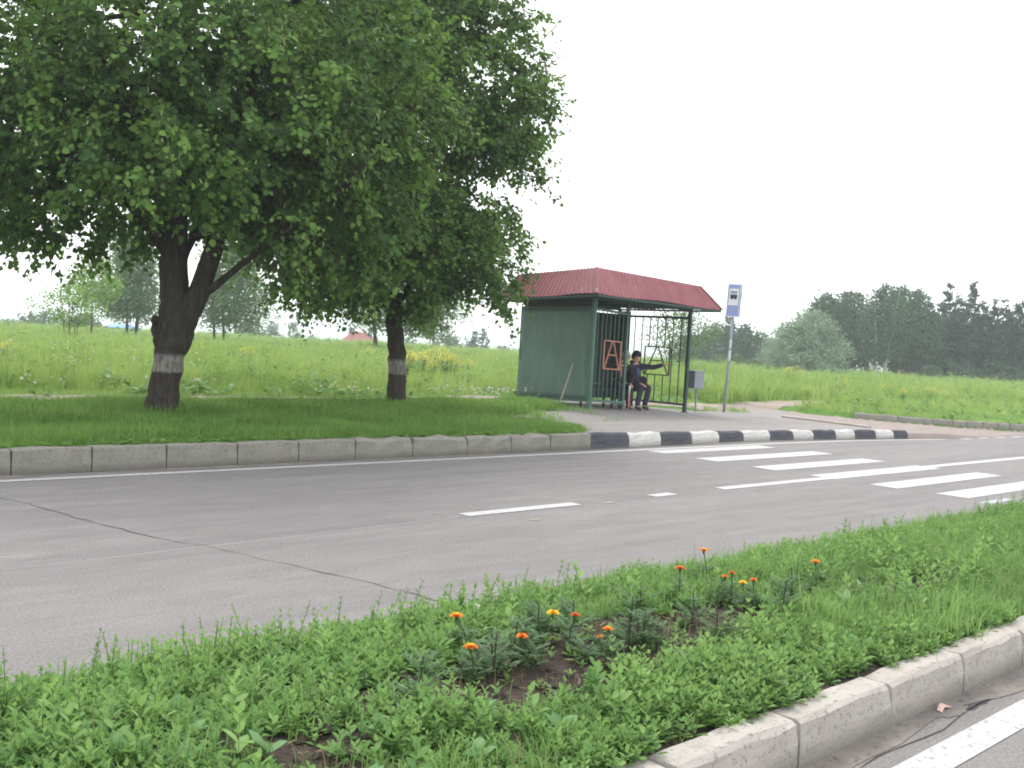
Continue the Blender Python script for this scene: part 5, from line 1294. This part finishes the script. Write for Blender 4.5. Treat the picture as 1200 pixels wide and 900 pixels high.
# dense upright weeds along the far edge, clumped
n = 3000; x = rng.uniform(-1.5, 15, n); y = 3.9 - .85 * rng.random(n) ** 1.2
g = fbm(x * 1.1, y * 1.6, 81); k = (bed(x, y) < .4) & (rng.random(n) < 2.2 * (g - .28))
x, y, g = x[k], y[k], g[k]
weed_up(x, y, (.035 + .24 * np.clip(g - .3, 0, .5)) * rng.uniform(.6, 1.35, len(x)), np.clip(.4 + .6 * (g - .5) + rng.normal(size=len(x)) * .16, 0, 1), 7, .024, .046)
n = 330; x = rng.uniform(-1.2, 12, n); y = rng.uniform(3.45, 3.88, n); k = fbm(x * 1.6, y, 88) > .5; x, y = x[k], y[k]
weed_up(x, y, rng.uniform(.12, .24, len(x)), rng.random(len(x)) * .6 + .1, 8, .02, .036)
# low leafy carpet over the rest: two kinds, each in its own patches
n = 15000; x = rng.uniform(-.5, 11, n) ; x = np.where(rng.random(n) < .4, rng.uniform(.6, 5.5, n), x); y = rng.uniform(2.12, 3.9, n)
g = fbm(x * 1.7, y * 1.9, 82); g2 = fbm(x * 5, y * 5, 83); g3 = fbm(x * 1.1 + 31, y * 1.4, 86); dens = np.clip(1.7 * g + .9 * g2 - bed(x, y) * .95 - .62, .015, 1)
k = rng.random(n) < dens; x, y, g, g3 = x[k], y[k], g[k], g3[k]
a = g3 > .5
weed_up(x[a], y[a], (.015 + .22 * np.clip(g[a] - .3, 0, .5)) * rng.uniform(.5, 1.4, a.sum()), np.clip(.42 + .9 * (g[a] - .5) + rng.normal(size=a.sum()) * .22, 0, 1), 4, .03, .05)
a = ~a
weed_up(x[a], y[a], (.012 + .13 * np.clip(g[a] - .3, 0, .5)) * rng.uniform(.5, 1.4, a.sum()), np.clip(.5 + .9 * (g[a] - .5) + rng.normal(size=a.sum()) * .22, 0, 1), 4, .022, .032)
# single bigger weeds standing out of the carpet
n = 130; x = rng.uniform(.4, 8, n); y = rng.uniform(2.2, 3.7, n); k = bed(x, y) < .6; x, y = x[k], y[k]
weed_up(x, y, rng.uniform(.09, .2, len(x)), rng.random(len(x)) * .7 + .2, 6, .03, .075)
# grass among it, more on the right
for (n, hl, hh, lean, wd, sd) in ((21000, .04, .12, .95, .020, 460), (1500, .11, .2, .6, .012, 470)):
    x = rng.uniform(-.5, 13, n); y = rng.uniform(2.11, 3.88, n); g = fbm(x * .9 + 5, y * 1.5, 84)
    k = rng.random(n) < np.clip(.42 + .10 * (x - 3) + 1.9 * (g - .5) - bed(x, y) * .9 - (.5 if sd == 470 else 0) * (x < 4.4), .004, .92); x, y, g = x[k], y[k], g[k]
    hh_ = np.where((y < 2.75) & (x < 4.6), .75, 1.0)
    hh_ = hh_ * rng.uniform(hl, hh, len(x)) * (.5 + g)
    scatter_tufts(sc, [blade_tuft(8, sd + i, .25, lean, wd) for i in range(4)], x, y, mz(x, y), hh_, hh_, np.clip(.5 + .6 * (g - .5) + rng.normal(size=len(x)) * .25, 0, 1), 0)
# dry blades
n = 500; x = rng.uniform(-.2, 9, n); y = rng.uniform(2.12, 3.85, n); hh_ = rng.uniform(.04, .14, n)
scatter_tufts(sc, [blade_tuft(3, 480 + i, .3, 1.1, .016) for i in range(3)], x, y, mz(x, y), hh_, hh_, rng.random(n), 3)
# seedlings on the open soil
n = 260; x = rng.uniform(1.8, 5.2, n); y = rng.uniform(2.5, 3.2, n); k = bed(x, y) > .4; x, y = x[k], y[k]
weed_up(x, y, rng.uniform(.01, .04, len(x)), rng.random(len(x)) * .5 + .4, 3, .03, .04)
# larger pale dock-like leaves
n = 90; x = rng.uniform(.6, 8, n); y = rng.uniform(2.2, 3.7, n); k = bed(x, y) < .75; x, y = x[k], y[k]
for j in range(5):
    th = rng.random(len(x)) * 6.283; d = np.stack([np.cos(th), np.sin(th), rng.uniform(.25, 1.3, len(x))], 1); s_ = rng.uniform(.06, .11, len(x))
    sc.add(OVAL_V, LEAF_F, np.stack([x, y, mz(x, y) + .01], 1), basis(d, np.tile([0, 0, 1.], (len(x), 1)) + .3 * rnd_dir(len(x)), s_ * 1.15, s_, s_), rng.random(len(x)), 1)
# overhang on the near kerb
n = 1600; x = rng.uniform(0, 16, n); y = rng.uniform(2.06, 2.16, n); k = fbm(x * 3, y, 85) > .42; x, y = x[k], y[k]
weed_up(x, y, rng.uniform(.02, .07, len(x)), rng.random(len(x)) * .8 + .1, 4, .026, .042)
tag(sc.build('median_weeds', ['weed_leaf', 'broad_leaf', 'stalk', 'dry_stalk']), 'dense green weeds and grass covering the flower strip', 'weeds', kind='stuff')
# dry litter and clods on the soil
sc = Scatter(); n = 2200; x = rng.uniform(0, 8, n); y = rng.uniform(2.15, 3.9, n); d = rnd_dir(n) * np.array([1, 1, .25]); s_ = rng.uniform(.02, .06, n)
sc.add(STRIP_V, STRIP_F, np.stack([x, y, mz(x, y) + .006], 1), basis(d, np.tile([0, 0, 1.], (n, 1)), s_ * .12, s_), rng.random(n))
tag(sc.build('dry_straw', 'dry_stalk'), 'dry straw bits lying on the bare soil', 'straw', kind='stuff')

sc = Scatter(); n = 900; x = rng.uniform(1.2, 6.6, n); y = rng.uniform(2.3, 3.5, n); s_ = rng.uniform(.008, .028, n) * (1 + (rng.random(n) < .08))
OCT = np.array([(1, 0, 0), (0, 1, 0), (-1, 0, 0), (0, -1, 0), (.1, .1, .75), (-.1, 0, -.6)], float); OCF = np.array([(0, 1, 4, 4), (1, 2, 4, 4), (2, 3, 4, 4), (3, 0, 4, 4)])[:, :3]
sc.add(OCT, OCF, np.stack([x, y, mz(x, y) + s_ * .2], 1), basis(rnd_dir(n) * np.array([1, 1, .3]), np.tile([0, 0, 1.], (n, 1)) + .4 * rnd_dir(n), s_, s_ * 1.3, s_), rng.random(n))
tag(sc.build('soil_clods', 'soil'), 'crumbled soil clods lying on the open bed', 'soil', kind='stuff')
# marigolds
def marigold_leaves(H, seed):
    r_ = np.random.default_rng(seed); sc2 = Scatter(); n = 17
    t = r_.uniform(.05, .85, n); th = r_.random(n) * 6.283; p = np.stack([np.zeros(n), np.zeros(n), H * t], 1) + r_.normal(size=(n, 3)) * .008
    d = np.stack([np.cos(th), np.sin(th), r_.uniform(.1, .8, n)], 1); L_ = r_.uniform(.05, .10, n) * (1.1 - .5 * t)
    sc2.raw(*_strip(p, d, L_, .0022), np.full(n, .3))
    du = unit(d)
    for q in np.linspace(.25, 1, 6):
        for s_ in (-1, 1):
            sd = unit(np.cross(du, [0, 0, 1.])) * s_; dd = unit(sd * .8 + du * .7 + r_.normal(size=(n, 3)) * .12); ss = L_ * .42 * (1.1 - .4 * q)
            sc2.add(OVAL_V, LEAF_F, p + du * (L_ * q)[:, None], basis(dd, np.tile([0, 0, 1.], (n, 1)), ss * .9, ss), np.clip(.35 + r_.normal(size=n) * .2, 0, 1))
    return sc2
def _strip(p, d, L_, w):
    d = unit(d); wv = unit(np.cross(d, [0, 0, 1.])) * w; e = p + d * L_[:, None]
    return np.stack([p - wv, p + wv, e + wv * .6, e - wv * .6], 1).reshape(-1, 3), STRIP_F + (np.arange(len(p)) * 4)[:, None]
def marigold(x, y, H, petal, centre, size, label, seed):
    r_ = np.random.default_rng(seed); z = float(mz(x, y)); root = empty('marigold', (x, y, z), label, 'marigold', 'marigolds in the flower strip')
    m_ = MB(); H *= .9; tp = (r_.uniform(-.05, .05), r_.uniform(-.05, .05), H); m_.tube([(0, 0, -.02), (0, 0, H * .5), tp], [.004, .0035, .003], 5); m_.tube([(tp[0], tp[1], H - .022), (tp[0], tp[1], H)], [.004, .009], 6)
    m_.build('stem', 'stalk', root); marigold_leaves(H * .8, seed).build('leaves', 'marigold_leaf', root)
    sc2 = Scatter()
    for ring, (nn, up, r) in enumerate(((9, .15, 1.0), (8, .55, .78), (6, 1.2, .5))):
        th = np.arange(nn) * 6.283 / nn + ring * .4 + r_.normal(size=nn) * .12; d = np.stack([np.cos(th), np.sin(th), np.full(nn, up)], 1)
        p = np.tile([tp[0], tp[1], H + .002 * ring], (nn, 1)); s_ = np.full(nn, size * 1.3 * r)
        sc2.add(LEAF_V, LEAF_F, p, basis(d, np.tile([0, 0, 1.], (nn, 1)), s_ * .75, s_), r_.random(nn), 1 if ring == 2 else 0)
    sc2.build('flower', [petal, centre], root); return root
MG = [(3.19, 3.11, .16, 'gold_petal', 'orange_petal', .026, 'bright yellow marigold with an orange crest'), (2.83, 3.19, .17, 'orange_petal', 'gold_petal', .026, 'orange marigold at the far left of the bed, standing behind its neighbour'),
      (2.63, 2.91, .16, 'orange_petal', 'gold_petal', .025, 'orange marigold at the front left of the bed'), (3.22, 2.95, .19, 'red_petal', 'red_petal', .019, 'small dark red orange marigold right of the yellow one'),
      (2.91, 2.86, .15, 'orange_petal', 'red_petal', .022, 'deep orange marigold directly below the yellow one'), (3.2, 2.72, .16, 'orange_petal', 'gold_petal', .020, 'flat orange marigold nearest the kerb side of the bed'),
      (4.36, 3.23, .20, 'red_petal', 'orange_petal', .026, 'large reddish marigold in the middle of the bed'), (4.88, 3.43, .24, 'orange_petal', 'gold_petal', .024, 'orange marigold standing tallest against the asphalt'),
      (4.51, 3.1, .19, 'orange_petal', 'red_petal', .017, 'small faded orange marigold, left one of a close pair'), (4.62, 3.08, .19, 'red_petal', 'red_petal', .018, 'small red orange marigold, right one of a close pair'),
      (4.52, 2.93, .16, 'gold_petal', 'gold_petal', .021, 'golden yellow marigold at the right side of the bed'), (4.63, 2.95, .18, 'orange_petal', 'orange_petal', .019, 'orange marigold touching the golden yellow one'), (5.25, 2.94, .19, 'orange_petal', 'gold_petal', .024, 'lone orange marigold at the right end of the bed'),
      (3.02, 3.02, .12, 'red_petal', 'red_petal', .011, 'tiny red marigold bud left below the yellow flower'), (3.15, 2.78, .12, 'orange_petal', 'red_petal', .011, 'tiny orange marigold bud low in the leaves')]
for i, a in enumerate(MG): marigold(*a, 601 + i)
# marigold plants without flowers
def marigold_plant(seed):
    root = empty('marigold_plant', (0, 0, 0), 'x', 'garden plant', 'flowerless marigold plants in the bed'); H = .15
    m_ = MB(); m_.tube([(0, 0, -.02), (.004, 0, H * .5), (0, .006, H)], [.004, .0035, .002], 5); m_.build('stem', 'twig', root)
    marigold_leaves(H, seed).build('leaves', 'marigold_leaf', root); return root
mp = [marigold_plant(700 + i) for i in range(3)]; um = [False] * 3; k = 0
while k < 17:
    x, y = random.uniform(2.0, 5.4), random.uniform(2.65, 3.4)
    if bed(np.array(x), np.array(y)) < .25: continue
    i = k % 3; o = mp[i] if not um[i] else copy_tree(mp[i]); um[i] = True; s_ = random.uniform(.8, 1.35)
    o.location = (x, y, float(mz(x, y))); o.scale = (s_,) * 3; o.rotation_euler = (0, 0, random.random() * 6); tag(o, 'feathery dark green marigold plant without flower in the bed', 'garden plant', 'flowerless marigold plants in the bed'); k += 1
# a white clover-like flower
m_ = MB(); m_.tube([(0, 0, 0), (.003, .003, .14)], .0025, 5)
wf = empty('white_flower', (3.11, 3.44, float(mz(3.11, 3.44))), 'single round white flower at the far edge of the bed', 'flower'); m_.build('stem', 'stalk', wf)
m_ = MB(); m_.sphere((.003, .003, .15), (.015, .015, .012), 10, 7); m_.build('flower_head', 'white_petal', wf, jitter=.003)

# ------------------------------------------------------------------ sky, sun, haze
SUN_EL, SUN_AZ = R(56), R(62)          # azimuth of the sun measured from +X towards +Y
w = bpy.data.worlds.new('World'); S.world = w; w.use_nodes = True; nt = w.node_tree
bg = nt.nodes['Background']; sky = nt.nodes.new('ShaderNodeTexSky'); sky.sky_type = 'NISHITA'; sky.sun_disc = False
sky.sun_elevation = SUN_EL; sky.sun_rotation = R(90) - SUN_AZ; sky.air_density = 1.0; sky.dust_density = 3.0; sky.ozone_density = 1.0
mx = nt.nodes.new('ShaderNodeMix'); mx.data_type = 'RGBA'; mx.inputs[0].default_value = .82
nt.links.new(sky.outputs[0], mx.inputs[6])                            # under a veil of white overcast with faint cloud
tcw = nt.nodes.new('ShaderNodeTexCoord'); mpw = nt.nodes.new('ShaderNodeMapping'); mpw.inputs['Scale'].default_value = (1, 1, 2.6); nt.links.new(tcw.outputs['Generated'], mpw.inputs[0])
cl = noise(nt, mpw.outputs[0], 1.7, 6, .55)
nt.links.new(ramp(nt, cl, [(.35, (.82, .845, .89)), (.62, (.99, .99, .99))]), mx.inputs[7])
mul = nt.nodes.new('ShaderNodeMix'); mul.data_type = 'RGBA'; mul.blend_type = 'MULTIPLY'; mul.inputs[0].default_value = 1
nt.links.new(mx.inputs[7].links[0].from_socket, mul.inputs[6]); mul.inputs[7].default_value = (9.4, 9.4, 9.4, 1); nt.links.new(mul.outputs[2], mx.inputs[7])
nt.links.new(mx.outputs[2], bg.inputs['Color']); bg.inputs['Strength'].default_value = .12
sl_ = bpy.data.lights.new('sun', 'SUN'); sl_.energy = 1.0; sl_.angle = R(14); sl_.color = (1, .965, .91)
so = bpy.data.objects.new('sun', sl_); COL.objects.link(so)
sd = Vector((math.cos(SUN_EL) * math.cos(SUN_AZ), math.cos(SUN_EL) * math.sin(SUN_AZ), math.sin(SUN_EL)))
so.rotation_euler = sd.to_track_quat('Z', 'Y').to_euler(); so.location = (0, 0, 60)

HAZE = .0011
if HAZE:
    p = MB(); p.box8([(-1750, -1750, -11), (1750, -1750, -11), (1750, 1750, -11), (-1750, 1750, -11), (-1750, -1750, 13), (1750, -1750, 13), (1750, 1750, 13), (-1750, 1750, 13)])
    m = bpy.data.materials.new('haze_air'); m.use_nodes = True; m.node_tree.nodes.clear(); MATS['haze_air'] = m
    out = m.node_tree.nodes.new('ShaderNodeOutputMaterial'); pv = m.node_tree.nodes.new('ShaderNodeVolumePrincipled')
    pv.inputs['Color'].default_value = (.90, .94, 1.0, 1); pv.inputs['Density'].default_value = HAZE; pv.inputs['Anisotropy'].default_value = .2
    m.node_tree.links.new(pv.outputs[0], out.inputs['Volume'])
    tag(p.build('haze', 'haze_air'), kind='stuff')

S.view_settings.view_transform = 'Standard'; S.view_settings.look = 'None'; S.view_settings.gamma = 1; S.view_settings.use_curve_mapping = False
S.view_settings.exposure = 1.1
S.render.engine = 'CYCLES'
S.cycles.use_denoising = True
S.cycles.max_bounces = 6; S.cycles.diffuse_bounces = 3; S.cycles.transmission_bounces = 3; S.cycles.transparent_max_bounces = 4; S.cycles.volume_bounces = 1
S.cycles.sample_clamp_indirect = 6
S.cycles.filter_width = 1.9
